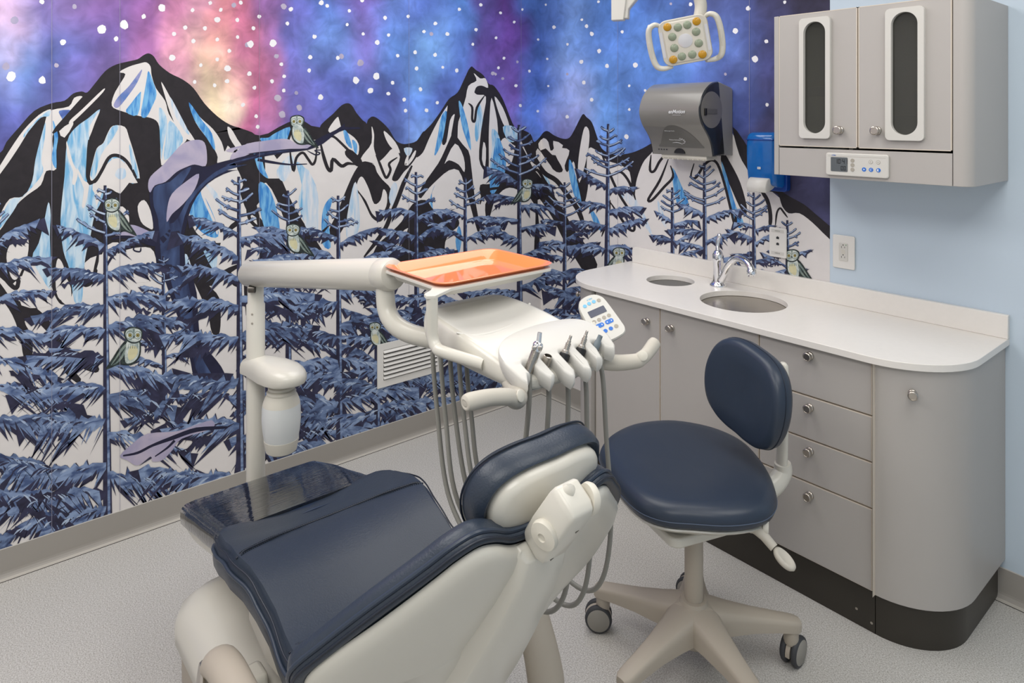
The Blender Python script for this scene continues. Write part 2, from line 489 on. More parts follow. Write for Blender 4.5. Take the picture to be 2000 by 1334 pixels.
def sky_col(px, py):
    w1 = noise.noise(Vector((px / 90, py / 90, 1.3))); w2 = noise.noise(Vector((px / 90, py / 90, 7.7)))
    w3 = noise.noise(Vector((px / 35, py / 35, 3.1)))
    x = min(max(px + 34 * w1 + 12 * w3, 0), 1620); y = min(max(py + 60 * w2 + 20 * w3, 0), 320)
    i = min(max(int(np.searchsorted(SKX, x)) - 1, 0), len(SKX) - 2); u = (x - SKX[i]) / (SKX[i + 1] - SKX[i])
    j = min(max(int(np.searchsorted(SKY_ROWS, y)) - 1, 0), 2); v = (y - SKY_ROWS[j]) / (SKY_ROWS[j + 1] - SKY_ROWS[j])
    u = u * u * (3 - 2 * u)
    c = (SKA[j, i] * (1 - u) + SKA[j, i + 1] * u) * (1 - v) + (SKA[j + 1, i] * (1 - u) + SKA[j + 1, i + 1] * u) * v
    g = 1 + 0.20 * noise.fractal(Vector((px / 60, py / 60, 5)), 1.0, 2.0, 4)
    mean = float(sum(c)) / 3
    c = c + (mean - c) * .14; c = c * 1.03 + 14
    return s2l(tuple(min(1, max(0, k * g / 255)) for k in c))


m = bpy.data.materials.new('print_watercolour_sky'); m.use_nodes = True; nt = m.node_tree; p = nt.nodes['Principled BSDF']
p.inputs['Roughness'].default_value = 0.62; p.inputs['Specular IOR Level'].default_value = 0.3
at_ = nt.nodes.new('ShaderNodeAttribute'); at_.attribute_name = 'pigment'
tc = nt.nodes.new('ShaderNodeTexCoord'); n = nt.nodes.new('ShaderNodeTexNoise'); n.inputs['Scale'].default_value = 14; n.inputs['Detail'].default_value = 7; n.inputs['Distortion'].default_value = 1.2
r = nt.nodes.new('ShaderNodeValToRGB'); e = r.color_ramp.elements; e[0].position = .3; e[0].color = (.80, .80, .80, 1); e[1].position = .7; e[1].color = (1.15, 1.15, 1.15, 1)
mx = nt.nodes.new('ShaderNodeMix'); mx.data_type = 'RGBA'; mx.blend_type = 'MULTIPLY'; mx.inputs[0].default_value = 1
nt.links.new(tc.outputs['Object'], n.inputs[0]); nt.links.new(n.outputs[0], r.inputs[0]); nt.links.new(at_.outputs['Color'], mx.inputs[6]); nt.links.new(r.outputs[0], mx.inputs[7])
nt.links.new(mx.outputs[2], p.inputs['Base Color'])
SKYM = m

# --- mountains.  A(), B(), C() convert tracing-sheet coordinates
A = lambda *q: [(x * .42, y * .42) for x, y in q]
B = lambda *q: [(440 + x * .42, y * .42) for x, y in q]
Cc = lambda *q: [(940 + x * .42, y * .42) for x, y in q]
D = lambda *q: [(x * .48, 500 + y * .48) for x, y in q]

ridgeA = A((-700, 1050), (-400, 930), (-200, 820), (-10, 720), (30, 660), (90, 590), (160, 515), (240, 480), (300, 468), (340, 435), (380, 425), (405, 430), (440, 390), (490, 330), (540, 300), (600, 285), (640, 275), (665, 258), (690, 248), (715, 262), (740, 300), (790, 340), (850, 370), (900, 410), (950, 480), (1010, 540), (1070, 580), (1130, 600), (1191, 630))
ridgeB = B((160, 630), (200, 620), (250, 590), (290, 570), (320, 560), (370, 565), (400, 585), (430, 590), (460, 565), (500, 530), (540, 490), (570, 480), (590, 492), (610, 525), (640, 560), (657, 576), (670, 550), (690, 542), (720, 560), (760, 600), (790, 650), (820, 668), (850, 668), (890, 655), (920, 610), (960, 575), (1000, 520), (1040, 460), (1080, 430), (1110, 370), (1140, 312), (1165, 325), (1200, 350), (1225, 390), (1250, 400), (1280, 450), (1310, 500), (1334, 570))
ridgeC = Cc((165, 600), (195, 605), (230, 625), (245, 660), (270, 640), (290, 615), (310, 610), (340, 630), (380, 645), (410, 640), (435, 600), (460, 550), (475, 530), (490, 545), (515, 570), (540, 640), (560, 690), (600, 715), (640, 720), (700, 710), (750, 690), (790, 670), (850, 590), (940, 450), (1000, 400), (1060, 430), (1130, 530), (1180, 620), (1240, 700), (1280, 800), (1340, 860), (1420, 925), (1500, 960), (1560, 1005), (1660, 1090), (1760, 1200))
fill([(x, y + 9) for x, y in ridgeA + ridgeB + ridgeC] + [(1680, 900), (1300, 1400), (-400, 1900)], 1, W_)


def K(q, s=3): fill(q, 3, K_, s)
def Wh(q, s=3): fill(q, 4, W_, s)
def Bl(q, m=None, s=3): fill(q, 5, m or BB, s)
def Sk(q, w, lay=6): stroke(q, w * .42, lay, K_)
def Sw(q, w, lay=6): stroke(q, w * .42, lay, W_)


# left peak: mostly black with pale faces
fill(ridgeA + A((1230, 720), (1225, 900), (1180, 1000), (1240, 1200), (1180, 1290), (1100, 1250), (1000, 1330), (900, 1300), (700, 1240), (560, 1180), (420, 1200), (330, 1300), (270, 1334), (235, 1334), (130, 1250), (60, 1320), (0, 1290), (-80, 1200), (-700, 1334)), 2, K_, 3)
Wh(A((555, 335), (600, 310), (650, 295), (680, 290), (700, 310), (705, 350), (725, 410), (768, 470), (785, 530), (830, 595), (872, 640), (830, 690), (790, 730), (750, 768), (745, 640), (735, 572), (700, 548), (650, 540), (560, 515), (520, 492), (530, 440), (555, 395), (583, 345)))
Bl(A((600, 400), (660, 322), (640, 380), (600, 440), (550, 500), (528, 490), (550, 450)), paper('print_violet_blue', hx(150, 150, 190), .2, 20, (1, 1, 1), hx(90, 120, 180)))
Bl(A((690, 330), (712, 380), (728, 440), (705, 500), (680, 545), (655, 535), (668, 450), (680, 380)))
Bl(A((610, 480), (650, 430), (655, 440), (640, 535), (585, 520)))
Bl(A((740, 500), (772, 540), (775, 600), (758, 680), (750, 740), (742, 600)), IB)
Bl(A((790, 560), (850, 640), (825, 690), (765, 745), (770, 650)), IB)
Wh(A((750, 380), (790, 450), (820, 510), (850, 570), (905, 650), (880, 652), (850, 630), (820, 590), (790, 520), (765, 440)))
Bl(A((790, 450), (830, 520), (880, 620), (860, 610), (810, 530)), IP)
Wh(A((-60, 860), (0, 770), (50, 690), (110, 605), (180, 535), (235, 508), (230, 540), (190, 545), (140, 600), (90, 680), (40, 755), (0, 810), (-60, 900)))
Bl(A((120, 610), (185, 545), (232, 512), (228, 540), (190, 547), (140, 602), (110, 640)), IB)
Wh(A((215, 545), (240, 512), (320, 495), (345, 455), (382, 448), (370, 480), (300, 560), (250, 615), (245, 680), (262, 785), (215, 795), (190, 860), (130, 905), (80, 950), (40, 1010), (0, 1070), (-30, 1080), (0, 1000), (45, 925), (110, 912), (150, 840), (165, 740), (200, 620)))
Bl(A((198, 610), (212, 570), (208, 640), (192, 740), (200, 800), (150, 870), (100, 918), (60, 985), (0, 1062), (0, 1030), (48, 930), (110, 912), (150, 840), (165, 740)), IB)
Bl(A((245, 560), (262, 600), (270, 640), (262, 700), (262, 783), (240, 740), (252, 650)))
Bl(A((275, 515), (335, 515), (300, 560), (285, 545)), paper('print_deep_blue', hx(110, 140, 200), .2, 20, (1, 1, 1), hx(60, 80, 150)))
Sk(A((245, 620), (300, 560), (380, 470), (420, 430)), 22)
Wh(A((325, 560), (380, 510), (478, 416), (478, 430), (400, 510), (330, 575)))
Wh(A((275, 610), (330, 570), (340, 580), (300, 640)), 2)
fill(A((465, 508), (440, 575), (415, 640), (408, 720), (405, 850), (440, 850), (480, 800), (510, 740), (540, 730), (585, 760), (625, 850), (590, 850), (560, 900), (530, 880), (490, 880), (470, 940), (440, 1000), (420, 1100), (400, 1180), (390, 1260), (380, 1400), (345, 1400), (325, 1260), (295, 1170), (282, 1050), (285, 960), (300, 820), (312, 660), (350, 595), (410, 550)), 4, IB, 3)
Wh(A((310, 655), (340, 760), (362, 800), (350, 855), (335, 852), (340, 800), (325, 760), (312, 720)))
fill(A((360, 780), (390, 840), (415, 860), (395, 960), (380, 958), (390, 880), (365, 820)), 6, W_, 2)
fill(A((420, 580), (465, 512), (440, 575), (415, 640)), 6, W_, 2)
fill(A((430, 860), (500, 760), (540, 735), (580, 760), (640, 850), (600, 850), (560, 900), (520, 880), (480, 880), (450, 960), (440, 900)), 6, W_, 2)
fill(A((525, 585), (580, 590), (600, 640), (625, 720), (650, 830), (600, 790), (560, 725), (520, 718), (490, 750), (470, 790), (430, 840), (418, 820), (430, 760), (450, 690), (480, 665), (500, 620)), 7, W_, 3)
fill(A((525, 587), (552, 588), (520, 650), (470, 720), (440, 830), (420, 815), (432, 760), (452, 690), (482, 665), (502, 620)), 8, IB, 3)
fill(A((600, 680), (612, 690), (648, 828), (618, 800)), 8, IB, 2)
stroke(A((415, 840), (440, 845), (472, 795), (505, 735), (540, 722), (580, 742), (615, 790), (648, 858)), 6.5, 8, K_)
stroke(A((412, 650), (408, 740), (405, 820), (418, 848)), 5, 8, K_)
fill(A((548, 785), (580, 785), (585, 820), (560, 835), (535, 815)), 8, IP, 3)
Wh(A((880, 480), (930, 545), (990, 600), (1030, 660), (1050, 720), (1100, 780), (1130, 860), (1100, 900), (1085, 960), (1110, 1010), (1060, 1060), (1085, 1110), (1010, 1130), (930, 1100), (890, 1040), (870, 980), (880, 900), (860, 850), (960, 840), (1010, 750), (1000, 700), (960, 640), (910, 570)))
Bl(A((878, 475), (940, 560), (985, 620), (1000, 700), (960, 640), (905, 560)))
Bl(A((885, 545), (950, 640), (1000, 730), (1010, 760), (990, 745), (950, 680)), K_)
Bl(A((920, 880), (960, 930), (1000, 1020), (1015, 1100), (960, 1095), (905, 1045), (880, 985), (880, 920)))
Bl(A((950, 850), (1010, 900), (1040, 1000), (1020, 960)), IP)
Sw(A((935, 890), (960, 950), (1000, 1040), (1010, 1090)), 12)
Wh(A((1065, 608), (1090, 630), (1128, 685), (1112, 690), (1085, 650)))
Bl(A((930, 1110), (990, 1130), (1010, 1180), (1000, 1260), (960, 1200)), IB)
Bl(A((860, 1180), (890, 1240), (900, 1334), (860, 1334)), IP)
Bl(A((225, 940), (236, 1000), (232, 1100), (238, 1334), (200, 1300), (150, 1200), (180, 1130), (205, 1030)), IB)
Wh(A((150, 1205), (180, 1200), (235, 1334), (240, 1420), (100, 1420), (100, 1290)))
Wh(A((45, 1140), (90, 1088), (130, 1105), (128, 1190), (98, 1262), (75, 1300), (50, 1285), (30, 1200)))
Wh(A((270, 1270), (290, 1265), (330, 1340), (320, 1420), (275, 1380)))
Wh(A((640, 960), (670, 930), (700, 980), (712, 1060), (690, 1060), (655, 1030)))
Wh(A((550, 1180), (650, 1150), (715, 1170), (720, 1300), (560, 1310), (450, 1280)))
Wh(A((520, 985), (570, 960), (600, 1010), (590, 1060), (540, 1070)))
Wh(A((500, 1140), (560, 1140), (500, 1260), (450, 1250)))
Wh(A((1030, 1120), (1120, 1040), (1190, 1010), (1200, 1240), (1100, 1230), (1010, 1260)))
# black drips hanging below the left peak
K(D((205, -40), (298, -40), (300, 60), (298, 140), (275, 192), (262, 198), (240, 190), (215, 140), (203, 60)))
Wh(D((236, 10), (258, 40), (268, 110), (252, 178), (230, 150), (226, 60)))
K(D((-40, 80), (0, 110), (50, 175), (110, 190), (170, 230), (220, 290), (265, 365), (340, 420), (400, 450), (390, 475), (320, 450), (240, 390), (200, 320), (150, 270), (100, 265), (130, 330), (132, 400), (122, 412), (96, 410), (82, 330), (50, 240), (0, 170), (-40, 150)))
K(D((270, 440), (330, 500), (310, 515), (260, 470)), 2)
stroke(D((330, -30), (335, 40), (340, 105), (352, 118), (378, 98), (392, 40), (400, -20)), 8, 3, K_)
stroke(D((40, -20), (95, -10), (128, 10), (110, 60), (72, 80), (75, 110), (60, 130), (20, 90), (0, 50)), 9, 3, K_)
K(D((750, -40), (790, 0), (815, 70), (850, 120), (892, 170), (898, 260), (890, 320), (862, 312), (845, 230), (810, 150), (770, 60)))
stroke(D((860, 60), (865, 90), (900, 62), (935, 72), (950, 110), (970, 125)), 7, 3, K_)
K(D((990, 60), (1010, 90), (1015, 240), (1000, 240)), 2)

# middle ridges
fill(A((1130, 600), (1191, 628)) + B((60, 592), (110, 620), (160, 630), (200, 620), (250, 590), (290, 570), (320, 560), (370, 565), (400, 585), (440, 592), (440, 650), (400, 650), (360, 610), (310, 620), (280, 700), (240, 740), (200, 680), (160, 660), (130, 690), (150, 770), (200, 830), (260, 830), (290, 900), (330, 980), (380, 1060), (430, 1130), (480, 1210), (400, 1230), (370, 1140), (320, 1080), (270, 1010), (240, 930), (215, 880), (190, 850), (150, 850), (140, 930), (160, 1010), (230, 1100), (245, 1180), (200, 1210), (140, 1190), (100, 1090), (60, 1150), (0, 1200), (-60, 1180), (-60, 900), (10, 840), (-20, 740), (-60, 620)), 3, K_)
Wh(B((0, 700), (15, 680), (50, 740), (60, 860), (90, 960), (130, 1040), (150, 1140), (110, 1090), (60, 1040), (30, 960), (-10, 900), (-60, 880), (-60, 800)))
Bl(B((155, 855), (188, 858), (215, 900), (245, 1000), (255, 1110), (235, 1150), (190, 1080), (162, 980)))
Wh(B((10, 590), (35, 610), (80, 700), (60, 700), (20, 640)))
Bl(B((130, 690), (160, 700), (180, 780), (200, 830), (160, 800), (140, 750)))
Bl(B((160, 645), (200, 640), (230, 620), (300, 590), (290, 640), (270, 690), (230, 720), (200, 690)))
Bl(B((240, 790), (300, 720), (320, 760), (280, 840), (250, 830)), IP)
Bl(B((330, 760), (360, 770), (420, 860), (430, 980), (420, 1090), (370, 1040), (340, 940), (355, 860)), IB)
fill(B((370, 780), (430, 900), (430, 1080), (400, 1100), (360, 1000)), 5, IP, 3)
Bl(B((470, 940), (500, 920), (480, 1010), (490, 1150), (450, 1130), (450, 1000)))
K(B((440, 592), (460, 565), (500, 530), (540, 490), (570, 480), (590, 492), (610, 525), (640, 560), (657, 576), (660, 640), (640, 700), (630, 780), (605, 740), (570, 705), (530, 665), (500, 640), (470, 640), (440, 650)), 3)
Wh(B((480, 600), (520, 545), (530, 560), (545, 600), (600, 640), (622, 680), (612, 725), (572, 690), (520, 640), (490, 620)))
Bl(B((548, 605), (570, 620), (590, 690), (562, 665)))
Bl(B((590, 650), (612, 670), (610, 715), (598, 700)))
Wh(B((520, 650), (560, 700), (590, 730), (560, 700), (560, 740), (530, 700)))
Sk(B((440, 650), (455, 720), (475, 780), (492, 792), (500, 740), (540, 772), (570, 760), (605, 765)), 16)
Sk(B((300, 680), (305, 740), (318, 795), (330, 735), (360, 710), (385, 740), (405, 765), (420, 740), (425, 680)), 12)
Sk(B((560, 700), (600, 735), (630, 770)), 40, 5)
K(B((657, 576), (670, 550), (690, 542), (720, 560), (760, 600), (790, 650), (820, 668), (850, 668), (890, 655), (920, 612), (935, 620), (915, 670), (895, 720), (860, 770), (830, 800), (800, 840), (775, 835), (790, 790), (812, 730), (780, 690), (740, 730), (700, 760), (640, 760), (620, 790), (630, 700)), 3)
Wh(B((680, 588), (692, 625), (690, 680), (700, 720), (720, 770), (690, 760), (650, 750), (625, 755), (640, 720), (680, 665)))
Wh(B((738, 608), (790, 660), (812, 712), (775, 690), (748, 650)))
Wh(B((800, 740), (780, 770), (750, 820), (735, 800), (752, 780), (758, 740), (800, 728)), 2)
Sk(B((700, 720), (718, 760), (740, 815), (752, 825), (768, 790), (762, 760), (800, 732)), 12)
Sk(B((895, 700), (860, 740), (820, 790), (790, 830)), 26)
Sw(B((885, 700), (865, 740), (840, 765), (850, 720)), 14, 7)
Bl(B((830, 690), (870, 690), (850, 730)), IP)
K(B((640, 755), (690, 765), (705, 800), (730, 835), (770, 880), (768, 950), (740, 1010), (715, 1032), (680, 1010), (655, 960), (625, 905), (605, 900), (590, 970), (560, 1040), (520, 1100), (480, 1080), (520, 990), (555, 900), (600, 800)))
Wh(B((622, 830), (640, 825), (668, 880), (692, 948), (722, 930), (735, 880), (752, 905), (748, 960), (715, 1012), (682, 992), (655, 935), (625, 895), (610, 870)))
Bl(B((590, 880), (612, 860), (625, 1050), (580, 1120), (560, 1060)), IP)
Sk(B((868, 770), (830, 850), (800, 930), (770, 1000), (745, 1060), (705, 1120), (645, 1195)), 20)
Bl(B((780, 850), (800, 870), (780, 960), (760, 920)), IP)
Sk(B((100, 960), (120, 1030), (190, 1090), (240, 1180)), 16)
Sk(B((480, 1050), (450, 1080), (440, 1085), (480, 1110), (510, 1040)), 12)

# main peak
K(B((890, 660), (925, 612), (960, 575), (1000, 520), (1040, 460), (1080, 430), (1110, 370), (1140, 312), (1160, 342), (1132, 400), (1122, 440), (1086, 560), (1050, 640), (1062, 560), (1066, 530), (1045, 560), (1028, 660), (1008, 668), (1014, 590), (1034, 490), (985, 570), (945, 650), (918, 710), (885, 730)), 3)
K(B((1140, 312), (1165, 325), (1200, 350), (1225, 390), (1250, 400), (1290, 460), (1334, 570), (1372, 640), (1350, 680), (1300, 640), (1272, 660), (1264, 560), (1238, 455), (1228, 560), (1225, 640), (1224, 800), (1205, 795), (1180, 740), (1188, 620), (1200, 540), (1212, 450), (1170, 440), (1150, 420), (1130, 400)), 3)
Wh(B((1155, 340), (1185, 365), (1210, 365), (1222, 408), (1192, 398), (1165, 408), (1150, 460), (1125, 500), (1118, 470), (1130, 400), (1168, 375)))
Wh(B((1252, 448), (1290, 500), (1322, 590), (1300, 590), (1270, 520)))
Bl(B((1290, 590), (1345, 590), (1370, 640), (1320, 660)), IB)
Sk(B((1130, 480), (1148, 500), (1148, 555), (1160, 562), (1170, 500), (1205, 445)), 11)
fill(B((1200, 660), (1212, 690), (1208, 775), (1193, 740)), 6, W_, 2)
K(B((1085, 555), (1080, 640), (1130, 700), (1142, 760), (1152, 850), (1162, 930), (1184, 1060), (1172, 1075), (1140, 960), (1112, 860), (1085, 792), (1040, 792), (990, 832), (940, 882), (910, 922), (898, 900), (940, 830), (990, 760), (1020, 700), (1055, 620)), 2)
Wh(B((1068, 668), (1108, 730), (1112, 800), (1085, 765), (1040, 745), (1020, 760)))
Bl(B((1005, 540), (1030, 520), (1012, 640), (990, 700), (972, 720), (990, 620)))
Bl(B((1085, 470), (1105, 500), (1132, 600), (1142, 700), (1110, 620), (1095, 560)))
Bl(B((1240, 600), (1275, 640), (1270, 760), (1235, 850), (1225, 820), (1240, 700)), IB)
Bl(B((1262, 640), (1300, 720), (1300, 800), (1250, 900), (1230, 860)), BB)
Bl(B((1180, 480), (1197, 560), (1170, 660), (1160, 600)), IB)
Bl(B((975, 860), (960, 900), (965, 970), (950, 930)), BB)
Bl(B((1085, 1050), (1100, 1100), (1085, 1180), (1070, 1120)), BB)
K(B((700, 1150), (760, 1090), (820, 1030), (870, 950), (930, 930), (975, 980), (1040, 990), (1080, 1015), (1085, 1050), (1040, 1090), (1020, 1150), (1040, 1250), (860, 1280), (700, 1220)))
Wh(B((790, 1120), (850, 1060), (810, 1160), (790, 1200)))
Sk(B((1184, 950), (1200, 900), (1230, 880), (1290, 870), (1340, 840)), 12)
# right cluster beside the corner
K(Cc((-5, 860), (40, 855), (60, 820), (100, 780), (140, 760), (165, 660), (200, 700), (240, 780), (280, 830), (330, 900), (360, 940), (400, 1010), (430, 1070), (480, 1130), (540, 1230), (500, 1290), (430, 1190), (380, 1110), (340, 1030), (300, 965), (262, 930), (272, 1100), (262, 1192), (245, 1172), (252, 1000), (230, 925), (150, 875), (100, 885), (62, 935), (42, 1000), (25, 1030), (18, 950), (45, 905), (0, 915)), 3)
K(Cc((165, 600), (195, 605), (230, 625), (245, 660), (270, 640), (290, 615), (310, 610), (340, 630), (380, 645), (410, 640), (435, 600), (460, 550), (475, 530), (490, 545), (515, 570), (540, 640), (560, 690), (600, 715), (640, 720), (700, 710), (750, 690), (800, 665), (800, 700), (760, 745), (738, 790), (720, 850), (712, 930), (700, 900), (690, 800), (640, 765), (600, 752), (565, 730), (535, 700), (500, 690), (490, 780), (498, 850), (482, 940), (462, 935), (450, 880), (440, 800), (428, 750), (402, 800), (388, 770), (410, 700), (360, 690), (345, 720), (380, 790), (350, 800), (300, 760), (260, 770), (220, 730)), 3)
Wh(Cc((265, 668), (290, 642), (312, 660), (322, 700), (338, 690), (335, 655), (380, 675), (358, 715), (330, 720), (300, 690), (275, 700)), 2)
fill(Cc((262, 690), (300, 740), (340, 800), (330, 840), (290, 790), (255, 730)), 5, W_, 2)
Wh(Cc((482, 590), (502, 610), (500, 680), (482, 770), (456, 850), (450, 770), (464, 660)))
Bl(Cc((410, 740), (435, 800), (470, 960), (440, 930), (410, 820)), BB)
Bl(Cc((290, 800), (320, 850), (330, 900), (300, 860)), IB)
Bl(Cc((500, 960), (540, 1010), (560, 1070), (530, 1050)), BB)
Sk(Cc((245, 720), (290, 800), (350, 840), (400, 905), (455, 985), (488, 1092)), 22)
Sk(Cc((540, 660), (590, 790), (640, 900), (700, 1000), (712, 1068), (684, 1062), (640, 1000), (600, 940)), 12)
Sk(Cc((200, 720), (220, 800), (260, 790), (300, 850), (340, 900)), 14)
Sk(Cc((610, 810), (650, 800), (690, 850), (718, 930)), 12)
Bl(Cc((640, 900), (700, 960), (760, 1050), (800, 1100), (760, 1000), (700, 900)), IP)
Sk(Cc((790, 720), (785, 790), (805, 795), (830, 750), (860, 720), (890, 730)), 12)
Sk(Cc((870, 740), (830, 840), (778, 925), (795, 930), (850, 870), (892, 822), (880, 770)), 12)
Bl(Cc((890, 780), (930, 860), (968, 960), (920, 965), (895, 880)), BB)
Bl(Cc((820, 930), (850, 1000), (860, 1060), (830, 1010)), IP)
Sk(Cc((990, 760), (975, 820), (1000, 825), (1035, 770), (1070, 745), (1100, 765), (1130, 850), (1155, 950), (1182, 1055), (1185, 990), (1205, 1000), (1235, 985)), 12)
K(Cc((1120, 700), (1160, 760), (1205, 850), (1235, 960), (1228, 995), (1200, 960), (1160, 870), (1118, 770)))
Bl(Cc((1118, 750), (1155, 860), (1185, 960), (1222, 1040), (1190, 1055), (1160, 950), (1130, 850)), BB)
K(Cc((1170, 590), (1250, 700), (1310, 820), (1420, 905), (1500, 950), (1560, 1000), (1660, 1090), (1760, 1230), (1620, 1112), (1540, 1035), (1480, 992), (1430, 992), (1400, 960), (1380, 905), (1340, 890), (1300, 890), (1260, 850), (1238, 790), (1200, 720)), 3)
Sk(Cc((1300, 885), (1330, 930), (1345, 1000), (1342, 1060)), 18)
Sk(Cc((1368, 1050), (1375, 990), (1390, 968), (1405, 985), (1425, 1012)), 9)
Sk(Cc((600, 930), (590, 1010), (560, 1100)), 10)
for q in ((60, 1050), (440, 1180), (520, 1300)):
    pass

# --- big bare tree with lavender snow
bt = A((700, 870), (710, 850), (780, 835), (830, 790), (880, 765), (960, 775), (1010, 758), (1090, 738), (1191, 715)) + B((80, 718), (160, 698), (240, 688), (320, 685), (400, 660), (455, 632), (515, 603), (552, 578), (556, 590), (622, 592), (622, 600), (556, 604), (505, 628), (455, 668), (385, 697), (300, 708), (200, 724), (100, 748), (0, 792)) + A((1150, 785), (1080, 795), (1000, 830), (940, 880), (893, 955), (866, 1050), (852, 1120), (860, 1200), (865, 1290)) + D((765, 20), (800, 150), (806, 250), (818, 340), (860, 400), (900, 450), (925, 520), (870, 545), (800, 528), (775, 430), (752, 330), (705, 200), (668, 90), (640, 10)) + A((735, 1290), (722, 1180), (715, 1060), (702, 980), (694, 905))
fill(bt, 9, TRD, 2)
bt2 = A((712, 890), (730, 862), (790, 845), (840, 800), (885, 775), (880, 800), (830, 880), (800, 960), (790, 1040), (830, 1010), (870, 930), (930, 860), (1000, 800), (1090, 758), (1191, 732)) + B((160, 712), (300, 698), (200, 716), (100, 735), (0, 770)) + A((1150, 765), (1060, 790), (960, 850), (880, 950), (845, 1060), (835, 1150), (840, 1290)) + D((745, 40), (780, 180), (790, 330), (830, 430), (880, 520), (815, 500), (780, 400), (740, 260), (700, 120), (672, 20)) + A((755, 1250), (745, 1150), (735, 1020), (715, 960))
fill(bt2, 10, TRK, 2)
fill(A((688, 865), (700, 820), (760, 765), (800, 718), (850, 668), (910, 650), (950, 662), (962, 720), (955, 772), (905, 765), (870, 775), (820, 800), (770, 845), (720, 862), (698, 895)), 11, SN, 3)
fill(A((778, 965), (800, 900), (870, 840), (925, 808), (905, 880), (850, 950), (800, 995), (775, 1032)), 11, SN, 3)
fill(A((1068, 742), (1090, 700), (1140, 678), (1191, 662)) + B((20, 690), (10, 706)) + A((1160, 716), (1100, 735)), 11, SN, 2)
fill(B((20, 742), (55, 700), (100, 668), (180, 655), (260, 645), (300, 650), (340, 672), (402, 665), (380, 690), (300, 692), (200, 702), (100, 715)), 11, SN, 2)
stroke(A((735, 1120), (690, 1108), (640, 1115), (560, 1155), (520, 1195), (490, 1250), (478, 1290)), [9, 8, 6.5, 7, 5, 4, 2], 10, TRD)
stroke(A((520, 1112), (570, 1100), (640, 1112), (700, 1130), (740, 1125), (775, 1095), (790, 1068)), [3, 6, 8, 10, 14, 9, 3], 10, TRD)
stroke(A((640, 1120), (620, 1160), (650, 1170), (655, 1150)), 3, 10, TRD)
fill(A((530, 1092), (560, 1060), (610, 1045), (660, 1060), (725, 1095), (690, 1110), (600, 1095)), 11, SN, 3)
stroke(B((380, 700), (420, 720), (440, 712), (415, 700), (455, 697)), 2.5, 9, TRD)
stroke(B((150, 742), (220, 755), (300, 765), (380, 762)), [6, 5, 3, 1.5], 9, TRD)
stroke(B((520, 603), (545, 590), (555, 575)), 3, 10, TRD)
fill(D((488, 812), (540, 762), (600, 722), (720, 712), (800, 685), (862, 668), (862, 702), (740, 742), (700, 790), (660, 830), (620, 836), (612, 815), (560, 852), (520, 832)), 17, SN, 3)
stroke(D((500, 812), (560, 800), (620, 770), (700, 740), (800, 706), (925, 696)), [3, 5, 5, 8, 9, 4], 18, TRD)
stroke(D((630, 815), (680, 780), (710, 750)), [2, 4, 5], 18, TRD)


# --- snowy conifers
def jag(x, y, s, L, up, W, droop, lay, m, seed, wk=1.0, n=None):
    """one branch: smooth upper edge, ragged needles hanging outward and down from the lower one"""
    r = random.Random(seed)
    n = n or max(5, int(L / 8.5))
    sp = []
    for i in range(n + 1):
        t = i / n
        sp.append((x + s * L * t, y - up * L * t + droop * L * t * t))
    top = []; bot = []
    for i, (a, c) in enumerate(sp):
        t = i / n
        ww = W * (0.45 + 0.7 * math.sin(PI * min(1, t * 0.85 + .08))) * wk
        top.append((a, c - ww * 0.22 * r.uniform(.3, 1.5)))
        if i and r.random() < .35: top.append((a + s * 4, c - ww * .2 - r.uniform(0, W * .25)))
        if i < n:
            bot.append((a + s * r.uniform(0, 4), c + ww * r.uniform(.05, .45)))
            d = ww * r.choice((.45, .8, 1.1, 1.55)) * r.uniform(.8, 1.15)
            bot.append((a + s * d * r.uniform(.5, 1.1), c + d - up * d * .6))
    tip = (sp[-1][0] + s * W * .6, sp[-1][1] - up * W * .5)
    fill(top + [tip] + bot[::-1], lay, m)


def twig(x, y, s, L, up, lay, seed, w=3.2):
    r = random.Random(seed)
    pts = [(x, y), (x + s * L * .5, y - up * L * .35), (x + s * L, y - up * L)]
    stroke(pts, [w + 2.4, w + 1.2, w + .8], lay, TD, 3)
    subs = []
    for k in range(int(L / 9)):
        t = r.uniform(.35, .95); a = (x + s * L * t, y - up * L * t * (.7 + .3 * t))
        l2 = r.uniform(5, 9); sg = r.choice((-1, .6))
        subs.append((a, (a[0] + s * l2 * .8, a[1] + sg * l2 * .7)))
    for a, b in subs: stroke([a, b], [w + 1.4, w + .6], lay, TD, 1)
    stroke([(p[0], p[1] - .6) for p in pts], [w - .6, w - 1, w - .8], lay + 1, TL if r.random() < .5 else TM, 3)
    for a, b in subs: stroke([(a[0], a[1] - .5), (b[0], b[1] - .5)], [w - 1.3, w - 1.3], lay + 1, TM, 1)


